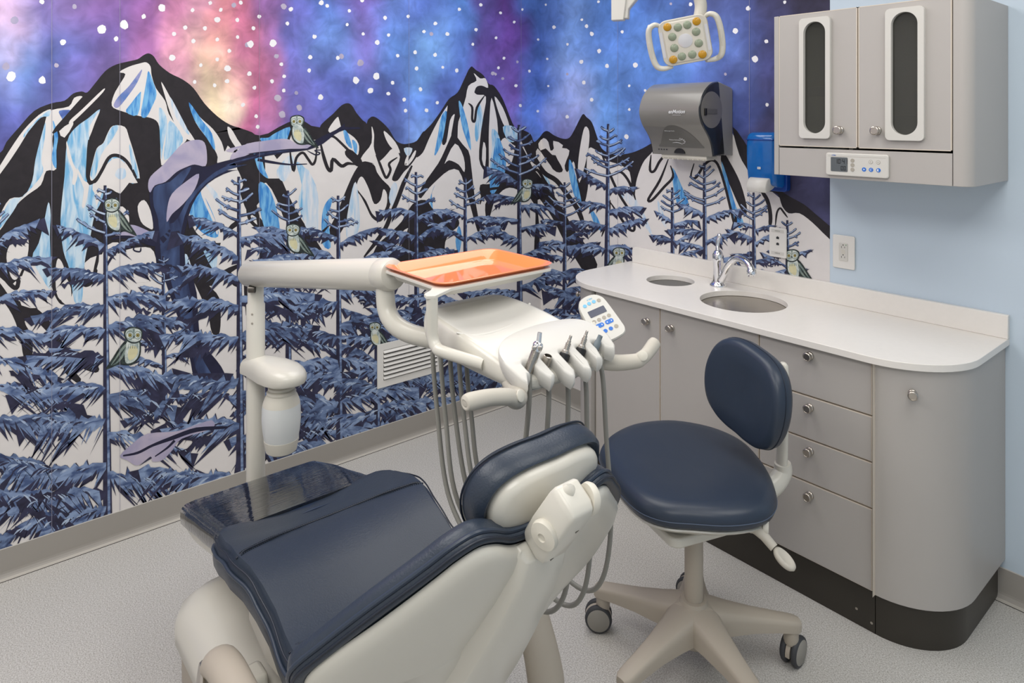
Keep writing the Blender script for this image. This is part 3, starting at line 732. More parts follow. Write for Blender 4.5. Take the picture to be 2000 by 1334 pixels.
def conifer(x, y0, y1, half, lay=12, seed=1, sc=1.0, twigs=5, lean=0.0, up0=.35, full=1.0, left=1, right=1):
    """x trunk px, y0 top, y1 bottom, half = branch length at the bottom"""
    r = random.Random(seed)
    H = y1 - y0
    stroke([(x, y0), (x + lean * .3, y0 + H * .35), (x + lean, y1)], [5 * sc, 9 * sc, 9 * sc + 10 * H / 700], lay, TD, 3)
    stroke([(x + 2, y0 + 3), (x + lean * .3 + 2.5, y0 + H * .35), (x + lean + 3, y1)], [1.5 * sc, 3 * sc, 3 * sc + 2.5 * H / 700], lay + 1, TM, 3)
    y = y0 + 14 * sc
    for k in range(twigs):
        for s in (-1, 1):
            twig(x, y + r.uniform(-5, 5) * sc, s, (12 + 7.0 * k) * sc * r.uniform(.75, 1.25), r.uniform(.25, .75), lay, r.random(), 3.6 * sc)
        y += 17 * sc
    ys_ = {-1: y + 4 * sc, 1: y + 14 * sc}
    while min(ys_.values()) < y1 + 40:
        s = -1 if ys_[-1] <= ys_[1] else 1
        yb = ys_[s]; t = min(1.1, (yb - y0) / H)
        big = min(1.3, half / 120)
        ys_[s] += (35 + 42 * t * big) * sc * r.uniform(.75, 1.25)
        if (s < 0 and not left) or (s > 0 and not right): continue
        LL = (half * (0.22 + 0.85 * t ** .75) + 8 * sc) * r.uniform(.72, 1.15)
        # upper branches sweep up, middle ones lie flat, the lowest hang down
        tt_ = (yb - y0) / 700
        up = .62 - 1.05 * tt_ + r.uniform(-.24, .28); up = max(up, -.68)
        dr = .16 + r.uniform(-.1, .1) if up > -.1 else -.25
        W = (8.5 + 22 * t * big) * sc * full * r.uniform(.85, 1.3); sd = r.random()
        xx = x + lean * t
        jag(xx, yb + 1.5 * sc, s, LL * 1.02, up, W * 1.24, dr, lay, TD, sd)
        jag(xx + s * 2, yb - 2.2 * sc, s, LL * .95, up, W * .88, dr, lay + 1, TM if r.random() < .55 else TM2, sd)
        if r.random() < .5: jag(xx + s * LL * .3, yb - up * LL * .3 + dr * LL * .09 + W * .5, s, LL * .45, up - .35, W * .6, dr, lay + 1, TD, sd + 3)
        nh = int(LL / 10)
        for q in range(nh):
            tt = r.uniform(.08, .95); a = xx + s * LL * tt; c = yb - up * LL * tt + dr * LL * tt * tt - W * .10
            l2 = r.uniform(7, 17) * (0.6 + .7 * t) * sc; sl = r.uniform(.15, .9) - up * .5
            stroke([(a, c), (a + s * l2 * .6, c + l2 * sl * .45), (a + s * l2, c + l2 * sl)], [1.0, r.uniform(1.8, 4.4) * sc, .8], lay + 2, TL if r.random() < .55 else TD, 2)


conifer(318, 500, 800, 60, 12, 41, .8, 4, 4)
conifer(205, 362, 1130, 205, 13, 3, 1.15, 5, 6, .4, 1.25)
conifer(-18, 372, 1160, 190, 13, 5, 1.15, 4, 0, .4, 1.25)
conifer(562, 372, 860, 110, 12, 9, .95, 4, 2)
conifer(466, 345, 980, 190, 14, 12, 1.1, 5, 4, .35, 1.25)
conifer(660, 382, 900, 165, 13, 21, 1.0, 4, 4, .35, 1.15)
conifer(812, 336, 880, 120, 12, 31, .95, 4, 4, .35, 1.1)
conifer(908, 346, 840, 115, 12, 33, .9, 4, 2, .35, 1.1)
conifer(1013, 244, 820, 118, 13, 35, .95, 6, 3, .35, 1.1)
conifer(735, 560, 880, 110, 13, 37, 1.0, 1, 2, .3, 1.2)
conifer(1103, 356, 760, 80, 12, 51, .78, 5, 0)
conifer(1188, 242, 700, 96, 13, 53, .9, 7, -4)
conifer(1313, 366, 640, 62, 12, 55, .78, 4, 2)
conifer(1376, 318, 640, 84, 13, 57, .85, 6, 2)
conifer(1472, 376, 640, 60, 12, 59, .78, 4, 2)
conifer(1538, 430, 660, 56, 12, 61, .78, 4, 0, right=1)
# low growth filling the bottom of the left wall
r_ = random.Random(77)
for i in range(9):
    x = r_.uniform(-60, 1000); yb = 1074 - .318 * x; y = yb - r_.uniform(10, 200)
    s = r_.choice((-1, 1)); Lq = r_.uniform(90, 190) * (1.1 - x / 2400); up = r_.uniform(-.55, .1); sd = r_.random(); Wq = r_.uniform(20, 34) * (1.1 - x / 2000)
    dr = r_.uniform(-.2, .2)
    jag(x, y, s, Lq, up, Wq * 1.25, dr, 12, TD, sd); jag(x, y - 3, s, Lq * .95, up, Wq * .95, dr, 13, TM if r_.random() < .5 else TM2, sd + 1)
    for q in range(5):
        tt = r_.uniform(.1, .9); a = x + s * Lq * tt; c = y - up * Lq * tt + dr * Lq * tt * tt; l2 = r_.uniform(14, 30)
        stroke([(a, c), (a + s * l2 * .6, c + l2 * .3), (a + s * l2, c + l2 * .75)], [1.2, 3.2, 1], 15, TL if r_.random() < .6 else TD, 2)


# --- owls perched in the trees
def owl(x, y, s, flip=1, lay=19):
    T = lambda q: [(x + flip * a * s, y + b * s) for a, b in q]
    fill(T([(.18, .30), (.34, .36), (.50, .55), (.66, .80), (.86, 1.12), (.70, 1.08), (.50, 1.0), (.30, 1.02), (.10, .98), (-.06, .80), (-.10, .55), (-.06, .34)]), lay, OD, 3)
    fill(T([(.12, .32), (.28, .38), (.34, .60), (.34, .80), (.30, .96), (.12, .93), (-.02, .78), (-.06, .55), (-.03, .36)]), lay + 1, OW, 3)
    fill(T([(.02, .52), (.18, .50), (.26, .70), (.22, .88), (.08, .82), (-.01, .68)]), lay + 2, OY, 3)
    fill(T([(.30, .44), (.44, .56), (.60, .82), (.72, 1.02), (.52, .94), (.36, .74)]), lay + 1, OG, 3)
    for k in range(3):
        stroke(T([(.32 + .05 * k, .52 + .06 * k), (.46 + .05 * k, .76 + .05 * k), (.62 + .05 * k, .98 + .03 * k)]), [.01 * s, .035 * s, .01 * s], lay + 2, OD, 2)
    for k in range(5):
        a = .0 + .06 * k
        stroke(T([(a, .44 + .02 * (k % 2)), (a + .01, .56)]), [.008 * s, .022 * s], lay + 3, OG, 1)
    fill(T([(-.14, .14), (-.10, .03), (.04, -.02), (.20, -.02), (.34, .06), (.36, .20), (.30, .34), (.16, .42), (.02, .42), (-.10, .34)]), lay + 1, OD, 4)
    fill(T([(-.11, .15), (-.07, .06), (.05, .02), (.19, .02), (.30, .09), (.32, .20), (.26, .32), (.15, .38), (.03, .38), (-.08, .32)]), lay + 2, OW, 4)
    for cx, cy, rr in ((-.01, .20, .105), (.20, .20, .115)):
        fill(T([(cx + rr * math.cos(t), cy + rr * 1.1 * math.sin(t)) for t in np.linspace(0, 2 * PI, 14)[:-1]]), lay + 3, OG)
        fill(T([(cx + rr * .82 * math.cos(t), cy + rr * .9 * math.sin(t)) for t in np.linspace(0, 2 * PI, 14)[:-1]]), lay + 4, OW)
        fill(T([(cx + .052 * math.cos(t), cy + .055 * math.sin(t)) for t in np.linspace(0, 2 * PI, 12)[:-1]]), lay + 5, OD)
        fill(T([(cx + .040 * math.cos(t), cy + .043 * math.sin(t)) for t in np.linspace(0, 2 * PI, 12)[:-1]]), lay + 6, OE)
        fill(T([(cx + .022 * math.cos(t), cy + .024 * math.sin(t)) for t in np.linspace(0, 2 * PI, 10)[:-1]]), lay + 7, K_)
    fill(T([(.07, .22), (.115, .22), (.095, .31)]), lay + 5, OD)
    fill(T([(.06, .0), (.13, .0), (.10, .16), (.09, .16)]), lay + 4, OG)


owl(212, 388, 64)
owl(574, 226, 56)
owl(566, 438, 56)
owl(268, 640, 72, -1)
owl(727, 630, 46)
owl(1034, 350, 44, -1)
owl(1215, 484, 50, -1)
owl(1542, 488, 56)

# --- stars
r_ = random.Random(5)
stA = [(195, 7, 5), (346, 32, 5, 1), (752, 37, 8), (668, 77, 5), (895, 47, 4), (978, 14, 4), (1027, 46, 4), (1010, 92, 6), (1120, 12, 4), (1104, 93, 4), (578, 115, 9), (472, 137, 10), (540, 181, 5), (293, 196, 6), (862, 128, 4.5), (953, 131, 4.5), (809, 158, 4.5), (899, 191, 4.5), (1010, 184, 4), (1105, 172, 3.5), (1067, 237, 4), (1010, 276, 4), (934, 303, 4), (800, 269, 6.5), (1058, 319, 6.5), (905, 382, 4), (998, 397, 4), (1057, 377, 4), (196, 374, 8), (52, 356, 10), (28, 308, 8, 1), (68, 96, 8, 1), (262, 304, 5, 1), (1130, 487, 4), (1150, 208, 5, 1)]
stB = [(72, 12, 4), (158, 77, 4), (56, 93, 4), (305, 43, 4.5), (446, 13, 5), (474, 27, 4), (636, 2, 4), (577, 50, 3.5), (132, 131, 4), (57, 173, 3.5), (289, 109, 4), (567, 114, 3.5), (117, 205, 7), (222, 201, 7), (414, 171, 4.5), (641, 158, 3.5), (743, 83, 4), (850, 77, 3.5), (707, 197, 5), (760, 163, 3.5), (924, 147, 3.5), (977, 109, 4), (1088, 43, 3.5), (1033, 158, 4), (1188, 23, 3.5), (1280, 60, 3), (1166, 138, 3.5), (1151, 206, 3), (1259, 176, 3), (18, 237, 4), (12, 319, 6), (8, 378, 4.5), (261, 299, 4), (238, 262, 5, 1), (395, 265, 4.5), (390, 328, 4), (523, 269, 4), (802, 259, 4), (883, 243, 4), (976, 255, 4), (1296, 270, 3), (1270, 315, 3), (1011, 313, 3), (1076, 328, 4), (890, 318, 4), (702, 354, 7), (607, 373, 7), (676, 421, 6), (778, 384, 4), (758, 435, 4), (908, 415, 4), (832, 463, 4), (838, 515, 4), (936, 513, 4), (986, 477, 3.5), (443, 452, 5.5), (112, 343, 4.5), (217, 378, 4), (274, 355, 4), (136, 408, 4), (272, 421, 4), (81, 488, 4), (144, 541, 4), (151, 590, 4), (243, 455, 7, 1), (344, 500, 6, 1), (265, 532, 7, 1), (331, 432, 4, 1), (40, 24, 5, 1), (272, 30, 6, 1), (540, 262, 5, 1), (629, 292, 7, 1), (958, 158, 4, 1), (1244, 341, 4, 1), (1290, 365, 3, 1)]
stC = [(191, 44, 2.5), (300, 22, 2.5), (545, 8, 3), (90, 60, 3), (153, 102, 3), (468, 92, 3), (489, 122, 4), (514, 157, 4.5), (338, 127, 4), (655, 148, 3.5), (780, 122, 3.5), (69, 177, 2.5), (401, 206, 3), (264, 184, 2.5), (548, 237, 4.5), (105, 271, 3), (307, 274, 2.5), (465, 287, 4.5), (584, 307, 4.5), (716, 302, 5.5), (861, 316, 3), (79, 315, 2.5), (224, 331, 3), (477, 384, 4), (688, 399, 3), (161, 399, 3.5), (312, 400, 2.5), (513, 464, 4.5), (182, 491, 3.5), (688, 509, 3), (263, 517, 3), (399, 543, 4), (675, 636, 5), (1241, 39, 5), (1411, 10, 3.5), (1181, 144, 6), (1326, 192, 4.5), (1273, 274, 7), (1228, 367, 4), (1329, 487, 4), (882, 18, 3, 1), (400, 345, 3, 1), (168, 288, 3, 1), (1135, 345, 3, 1), (66, 345, 3, 1), (973, 20, 4), (762, 420, 3)]
def star(x, y, rr, faint, sheet):
    n = 9
    a = x * .42; c = y * .42; rr *= .58 * (1.1 if sheet < 2 else 1.15)
    m = ST if not faint else SN
    fill([(a + rr * r_.uniform(.82, 1.15) * math.cos(2 * PI * k / n) , c + rr * 1.05 * r_.uniform(.82, 1.15) * math.sin(2 * PI * k / n)) for k in range(n)], 1, m)
for sheet, (lst, off) in enumerate(((stA, 0), (stB, 440), (stC, 940))):
    for q in lst: star(q[0] + off / .42, q[1], q[2] * (1.5 if sheet < 2 else 1.35), len(q) > 3, sheet)

# --- paper seams: thin pale vertical lines between drops
for px in (100.5, 233.5, 506, 798, 1017):
    a, _ = wallpt(px, 300, 0)
    SIDE[0].add([(LAYER * 28, a, .1), (LAYER * 28, a + .0012, .1), (LAYER * 28, a + .0012, CEIL), (LAYER * 28, a, CEIL)], [(0, 1, 2, 3)], paper('print_seam', hx(150, 148, 165), .05, 20) if px < 101 else bpy.data.materials['print_seam'])
for px in (1207, 1464):
    a, _ = wallpt(px, 200, 1)
    SIDE[1].add([(a, -LAYER * 28, .1), (a + .0012, -LAYER * 28, .1), (a + .0012, -LAYER * 28, CEIL), (a, -LAYER * 28, CEIL)], [(0, 1, 2, 3)], bpy.data.materials['print_seam'])


def sky_wall(side, a0, a1, z0, z1, step):
    na = int((a1 - a0) / step) + 1; nz = int((z1 - z0) / step) + 1
    mb = SIDE[side]; base = len(mb.v); vs = []; cols = []
    for i in range(na + 1):
        for j in range(nz + 1):
            a = a0 + (a1 - a0) * i / na; z = z0 + (z1 - z0) * j / nz
            P = (0, a, z) if side == 0 else (a, 0, z)
            x, y, w_ = to_px(P)
            if w_ < .3: x, y = -400, 200
            vs.append(P); cols.append(sky_col(x, y))
    fs = [(i * (nz + 1) + j, (i + 1) * (nz + 1) + j, (i + 1) * (nz + 1) + j + 1, i * (nz + 1) + j + 1) for i in range(na) for j in range(nz)]
    mb.add(vs, fs, SKYM)
    return base, cols


def wall_obj(name, side, body_box, sky, back):
    mb = SIDE[side]
    base, cols = sky_wall(side, *sky)
    nsk = len(cols)
    mb.box(*body_box, back)
    me = bpy.data.meshes.new(name); me.from_pydata(mb.v, [], mb.f)
    for k in mb.mats: me.materials.append(k)
    me.polygons.foreach_set('material_index', mb.m)
    ca = me.color_attributes.new('pigment', 'FLOAT_COLOR', 'POINT')
    arr = np.ones((len(mb.v), 4), np.float32); arr[base:base + nsk, :3] = cols
    ca.data.foreach_set('color', arr.ravel())
    o = bpy.data.objects.new(name, me); link(o); return struct(o)


wall_obj('wall_left', 0, (-0.1, -0.0003, RY - .1, 0, 0, CEIL), (-3.6, 0, 0.05, CEIL, 0.022), M['wall_white'])
wall_obj('wall_right', 1, (-0.1, RX, 0.0003, 0.1, 0, CEIL), (0, MUR_X1, 0.05, CEIL, 0.022), M['wall_blue'])
# ------------------------------------------------------------------ base cabinets and worktop
def knob(parent, loc, d=(0, -1, 0), s=1.0, name='knob'):
    b = MB()
    prof = [(0.0, 0), (0.0095, 0), (0.0125, 0.001), (0.0130, 0.004), (0.0115, 0.0065), (0.0065, 0.008), (0.0060, 0.013), (0.0105, 0.015), (0.0135, 0.0165), (0.0138, 0.0245), (0.0125, 0.0268), (0.0105, 0.0272), (0.0100, 0.0262), (0, 0.0262)]
    b.lathe([(r * s, h * s) for r, h in prof], axis=d, org=loc, n=28)
    return b.build(name, M['nickel'], parent, angle=50)


def run_outline(x0, x1, yf, r0, r1, yb=0.0, n=14):
    """outline of a run against the back wall with rounded front corners, counter-clockwise from the back left"""
    out = [(x0, yb)]
    for i in range(n + 1):
        t = PI + PI / 2 * i / n
        out.append((x0 + r0 + r0 * math.cos(t), yf + r0 + r0 * math.sin(t)))
    for i in range(n + 1):
        t = 1.5 * PI + PI / 2 * i / n
        out.append((x1 - r1 + r1 * math.cos(t), yf + r1 + r1 * math.sin(t)))
    out.append((x1, yb))
    return out


def panel(name, x0, x1, z0, z1, parent, y=-0.507, th=0.018):
    """flat laminate front with a cream edge band all round"""
    b = MB()
    b.box(x0, x1, y + 0.0015, y + th, z0, z1, M['edge'])
    b.box(x0 + 0.0022, x1 - 0.0022, y, y + 0.003, z0 + 0.0022, z1 - 0.0022, M['cab'])
    return b.build(name, None, parent, smooth=False)


BX0, BX1, BYF = 0.695, 2.250, -0.507
cabA = empty('base_cabinet', (0.8, -0.25, 0), 'narrow taupe base cabinet with a rounded corner at the far left end of the worktop', 'cabinet')
cabB = empty('base_cabinet', (1.07, -0.25, 0), 'taupe base cabinet with one door, knob upper right, below the small worktop hole', 'cabinet')
cabC = empty('base_cabinet', (1.45, -0.25, 0), 'taupe base cabinet below the round steel sink, partly behind the stool backrest', 'cabinet')
cabD = empty('drawer_cabinet', (1.85, -0.25, 0), 'taupe drawer unit with four stacked drawers behind the stool', 'cabinet')
cabE = empty('base_cabinet', (2.15, -0.25, 0), 'taupe end cabinet with a curved door at the right end of the worktop', 'cabinet')


def loc_of(o): return Vector(o.location)


def rel(o, b):
    """move a built mesh into its parent's frame (parents carry a location only)"""
    return b


# every empty sits at the origin offset: bake that offset into the child meshes
_build0 = MB.build


def _build(self, name, m=None, parent=None, **k):
    if parent is not None and parent.get('_bake') and 'X' not in k:
        inv = parent['_inv']
    return _build0(self, name, m, parent, **k)


ZB, ZT = 0.138, 0.836
L = {}


def into(parent, o):
    """o was built in world coordinates: parent it without moving it"""
    T = Matrix.Identity(4); q = parent
    chain = []
    while q is not None:
        chain.append(q); q = q.parent
    W = Matrix.Identity(4)
    for c in reversed(chain):
        W = W @ (Matrix.Translation(c.location) @ c.rotation_euler.to_matrix().to_4x4())
    o.data.transform(W.inverted()) if o.data is not None else None
    o.parent = parent
    return o


def carcass(parent, pts, mname='cab'):
    b = MB()
    if mname == 'gap':      # open box: two sides, bottom, back
        x0, x1 = pts[0][0], pts[2][0]; z0, z1 = ZB + .004, ZT - .004; yf = BYF + 0.02
        b.box(x0, x0 + .015, yf, 0, z0, z1); b.box(x1 - .015, x1, yf, 0, z0, z1)
        b.box(x0 + .015, x1 - .015, yf, 0, z0, z0 + .015); b.box(x0 + .015, x1 - .015, -.012, 0, z0 + .015, z1)
        b.box(x0 + .015, x1 - .015, yf, yf + .012, z1 - .05, z1)
        if x0 > 1.66:
            for zz in (.668, .527, .386): b.box(x0 + .015, x1 - .015, yf, yf + .012, zz - .01, zz + .015)
    else:
        b.prism(pts, z0 := ZB + 0.004, ZT - 0.004)
    return into(parent, b.build('body', M['gap'] if mname == 'gap' else M[mname], None, smooth=False))


def kick(parent, pts, z1=0.134):
    b = MB(); b.prism(pts, 0, z1)
    return into(parent, b.build('kickboard', M['toe'], None, angle=30))


def wrap_panel(name, path, z0, z1, th, parent):
    """thin panel following a plan path, outer face on the path"""
    P = [Vector((p[0], p[1], 0)) for p in path]; rings = []
    N = []
    for i, p in enumerate(P):
        t = P[min(i + 1, len(P) - 1)] - P[max(i - 1, 0)]; t.normalize(); N.append(Vector((-t.y, t.x, 0)))
    for i, p in enumerate(P):
        q = p + N[i] * th
        rings.append([(p.x, p.y, z0), (p.x, p.y, z1), (q.x, q.y, z1), (q.x, q.y, z0)])
    b = MB(); b.loft(rings, M['cab'])
    mi = b.slot(M['edge'])
    for k in range(len(b.m)):
        if k % 4 == 1 or k % 4 == 3: b.m[k] = mi
    b.m[-1] = mi; b.m[-2] = mi
    return into(parent, b.build(name, None, None, angle=30))


out = run_outline(BX0, BX1, BYF, 0.195, 0.205)
half = len(out) // 2
leftarc = out[:half]; rightarc = out[half:]
inset = 0.02
# A: far left, curved door
o_in = run_outline(BX0 + inset, BX1 - inset, BYF + inset, 0.18, 0.19)
la = o_in[:half]; ra = o_in[half:]
carcass(cabA, la + [(0.893, BYF + inset), (0.893, 0)], 'cab_in')
kick(cabA, [(x, y + 0.004) for x, y in run_outline(BX0 + .02, BX1 - .02, -0.492, 0.18, 0.19)[:half]] + [(0.893, -0.488), (0.893, 0)])
dA = wrap_panel('door', leftarc[0:1] + [(BX0, -.16)] + leftarc[1:] + [(0.888, BYF)], ZB, ZT, 0.018, cabA)
kb = MB(); kA = knob(None, (BX0 + 0.018, -0.40, 0.765), (-0.93, -0.37, 0)); into(dA, kA)
# B, C doors
for c, x0, x1, kx in ((cabB, 0.897, 1.241, 1.180), (cabC, 1.241, 1.664, 1.297)):
    carcass(c, [(x0 + .0005, 0), (x0 + .0005, BYF + inset), (x1 - .0005, BYF + inset), (x1 - .0005, 0)], 'gap')
    kick(c, [(x0, 0), (x0, -0.488), (x1, -0.488), (x1, 0)])
    d = into(c, panel('door', x0 + 0.002, x1 - 0.002, ZB, ZT, None))
    into(d, knob(None, (kx, BYF, 0.767)))
# D drawers
x0, x1 = 1.664, 2.042
carcass(cabD, [(x0 + .0005, 0), (x0 + .0005, BYF + inset), (x1 - .0005, BYF + inset), (x1 - .0005, 0)], 'gap')
kick(cabD, [(x0, 0), (x0, -0.488), (x1, -0.488), (x1, 0)])
zs = [(0.673, ZT), (0.532, 0.668), (0.391, 0.527), (ZB, 0.386)]
for (z0, z1), kz in zip(zs, (0.805, 0.636, 0.494, 0.350)):
    d = into(cabD, panel('drawer', x0 + 0.0025, x1 - 0.0035, z0, z1, None))
    into(d, knob(None, (1.846, BYF, kz)))
# E curved end
carcass(cabE, [(2.0425, 0), (2.0425, BYF + inset)] + ra, 'cab_in')
kk = kick(cabE, [(2.0425, 0), (2.0425, -0.488)] + [(x, y + .004) for x, y in run_outline(BX0 + .02, BX1 - .02, -0.492, 0.18, 0.19)[half:]])
dE = wrap_panel('door', [(2.048, BYF)] + rightarc[:-1] + [(BX1, -.16), (BX1, -0.001)], ZB - .006, ZT, 0.018, cabE)
into(dE, knob(None, (2.146, -0.488, 0.768), (0.35, -0.93, 0)))
for x, z in ((1.985, 0.048), (2.030, 0.028)):
    b = MB(); b.lathe([(0.004, 0), (0.004, 0.0008), (0.0025, 0.0012), (0.0, 0.0006)], (0, -1, 0), (x, -0.488, z), 12, M['nickel']); into(cabD, b.build('screw', None, None))

# worktop with two holes
M['quartz'] = mat('white_quartz', hx(232, 227, 220), 0.28, var=0.03, vscale=60)
WX0, WX1, WYF, WZ0, WZ1 = 0.668, 2.262, -0.528, 0.836, 0.858
wt = run_outline(WX0, WX1, WYF, 0.225, 0.235)
SINK = (1.447, -0.252, 0.164); HOLE = (1.052, -0.190, 0.104)


def holed_slab(outline, holes, z0, z1, m, n=40):
    bm = bmesh.new()
    loops = [outline] + [circ(h[0], h[1], h[2], n) for h in holes]
    ed = []
    for lp in loops:
        vs = [bm.verts.new((p[0], p[1], z1)) for p in lp]
        for i in range(len(vs)): ed.append(bm.edges.new((vs[i], vs[(i + 1) % len(vs)])))
    bmesh.ops.triangle_fill(bm, use_beauty=True, use_dissolve=False, edges=ed)
    fs = bm.faces[:]
    r = bmesh.ops.extrude_face_region(bm, geom=fs)
    vv = [g for g in r['geom'] if isinstance(g, bmesh.types.BMVert)]
    bmesh.ops.translate(bm, verts=vv, vec=(0, 0, z0 - z1))
    bmesh.ops.recalc_face_normals(bm, faces=bm.faces)
    return bm


def bm_obj(name, bm, m, parent=None, smooth=True, angle=30, bevel=0):
    me = bpy.data.meshes.new(name); bm.to_mesh(me); bm.free(); me.materials.append(m)
    if smooth:
        me.polygons.foreach_set('use_smooth', [True] * len(me.polygons)); me.set_sharp_from_angle(angle=math.radians(angle))
    o = bpy.data.objects.new(name, me); link(o, parent)
    if bevel:
        b = o.modifiers.new('bevel', 'BEVEL'); b.width = bevel; b.segments = 3; b.limit_method = 'ANGLE'; b.angle_limit = math.radians(50)
    return o


worktop = empty('worktop', (1.46, -0.26, WZ0), 'white speckled quartz worktop with rounded front corners and two round holes', 'worktop')
o = bm_obj('slab', holed_slab(wt, [SINK, HOLE], WZ0, WZ1, None), M['quartz'], bevel=0.003)
into(worktop, o)
b = MB(); b.prism([(0.690, WZ1), (WX1, WZ1), (WX1, 0.935), (0.706, 0.935), (0.694, 0.929), (0.690, 0.917)], -0.0195, -0.0003, 'y')
into(worktop, b.build('backsplash', M['quartz'], None, bevel=0.002))

# sink bowl and waste chute
sk = empty('sink', (SINK[0], SINK[1], 0.70), 'round brushed steel sink set under the worktop in front of the faucet', 'sink')
b = MB(); r = SINK[2]
b.lathe([(r + .012, 0.8355), (r + 0.003, 0.8355), (r + .001, 0.8335), (r - .002, 0.76), (r - .008, 0.715), (r - .035, 0.692), (0.05, 0.686), (0.024, 0.682), (0.022, 0.672), (0.0, 0.672), (0.0, 0.668), (0.026, 0.668), (0.05, 0.682), (r - .032, 0.687), (r - .003, 0.71), (r + .004, 0.76), (r + .004, 0.832), (r + .012, 0.832)], org=(SINK[0], SINK[1], 0), n=64)
into(sk, b.build('bowl', M['steel'], None, angle=60))
b = MB(); b.lathe([(0.02, 0.6725), (0.02, 0.676), (0.014, 0.677), (0.0, 0.6765)], org=(SINK[0], SINK[1], 0), n=24)
into(sk, b.build('drain', M['chrome'], None))
M['chute'] = mat('grey_chute', hx(104, 102, 98), 0.5, var=0.04)
b = MB(); r = HOLE[2]
b.lathe([(r + .01, 0.8355), (r + .001, 0.8355), (r, 0.66), (r - .004, 0.655), (0, 0.655), (0, 0.652), (r + .003, 0.652), (r + .004, 0.832), (r + .01, 0.832)], org=(HOLE[0], HOLE[1], 0), n=48)
tag(b.build('waste_chute', M['chute'], None, angle=60), 'grey waste chute in the small round hole of the worktop', 'waste chute')

# faucet
fx, fy = 1.243, -0.112
fc = empty('faucet', (fx, fy, WZ1), 'chrome faucet with a curved spout and upright lever behind the round sink', 'faucet')
b = MB(); b.lathe([(0.0, WZ1), (0.036, WZ1), (0.036, WZ1 + .006), (0.033, WZ1 + .010), (0.029, WZ1 + .013), (0.027, WZ1 + .02), (0.0, WZ1 + .022)], org=(fx, fy, 0), n=36)
into(fc, b.build('base', M['chrome'], None))
b = MB(); b.lathe([(0.0, 0.866), (0.024, 0.866), (0.0225, 0.90), (0.0205, 0.935), (0.0225, 0.96), (0.0245, 0.975), (0.023, 0.993), (0.016, 1.006), (0.010, 1.012), (0.0, 1.013)], org=(fx, fy, 0), n=36)
into(fc, b.build('body', M['chrome'], None, angle=60))
b = MB(); b.tube([(fx + .008, fy, 0.872), (fx + .034, fy - .010, 0.91), (fx + .066, fy - .022, 0.960), (fx + .110, fy - .038, 0.996), (fx + .158, fy - .056, 0.998), (fx + .190, fy - .068, 0.982), (fx + .200, fy - .072, 0.962)], [0.015, 0.0155, 0.0145, 0.0135, 0.013, 0.014, 0.0165], 20)
sp = into(fc, b.build('spout', M['chrome'], None, angle=60))
b = MB(); b.lathe([(0.0165, 0), (0.0185, 0.004), (0.0185, 0.022), (0.016, 0.026), (0.0, 0.026)], (0.25, -0.12, -1), (fx + .198, fy - .071, 0.970), 24)
into(sp, b.build('aerator', M['chrome'], None))
b = MB(); b.tube([(fx - .002, fy + .002, 1.005), (fx - .007, fy + .006, 1.030), (fx - .006, fy + .010, 1.052), (fx - .002, fy + .012, 1.068)], [0.010, 0.0075, 0.009, 0.006], 16)
b.lathe([(0.0, -.006), (0.007, -.003), (0.0105, 0.004), (0.008, 0.014), (0.0, 0.018)], (0.1, 0.1, 1), (fx - .002, fy + .012, 1.064), 20)
into(fc, b.build('lever', M['chrome'], None, angle=60))

# ------------------------------------------------------------------ wall cabinet
UX0, UX1, UYF, UZ0, UZ1 = 1.634, 2.258, -0.352, 1.373, 1.945
uc = empty('wall_cabinet', (1.95, -0.17, UZ0), 'taupe wall cabinet with two doors, each with a long oval window', 'wall cabinet')
r = 0.035; arc = [(UX1 - r + r * math.cos(1.5 * PI + PI / 2 * i / 8), UYF + r + r * math.sin(1.5 * PI + PI / 2 * i / 8)) for i in range(9)]
b = MB()
# hollow shell: left side, rounded right side, bottom, top, back
b.box(UX0, UX0 + .018, UYF, -0.0005, UZ0, UZ1, M['cab'])
b.prism([(UX1 - .05, UYF)] + arc + [(UX1, -0.0005), (UX1 - .018, -0.0005), (UX1 - .018, UYF + .045), (UX1 - .05, UYF + .018)], UZ0, UZ1, 'z', M['cab'])
b.box(UX0 + .018, UX1 - .018, UYF + .019, -0.0005, UZ0, UZ0 + .09, M['cab'])
b.box(UX0 + .018, UX1 - .018, UYF + .019, -0.0005, UZ1 - .018, UZ1, M['cab'])
b.box(UX0 + .018, UX1 - .018, -0.008, -0.0005, UZ0 + .09, UZ1 - .018, M['cab_in'])
b.box(1.888, 1.902, UYF + .03, -0.008, UZ0 + .09, UZ1 - .018, M['cab_in'])
body = into(uc, b.build('body', None, None, bevel=0.0015, angle=30))
b = MB(); b.box(UX0 + .02, UX1 - .052, UYF, UYF + .018, UZ0, UZ0 + .098, M['cab'])
into(uc, b.build('lower_rail', None, None, bevel=0.0012))


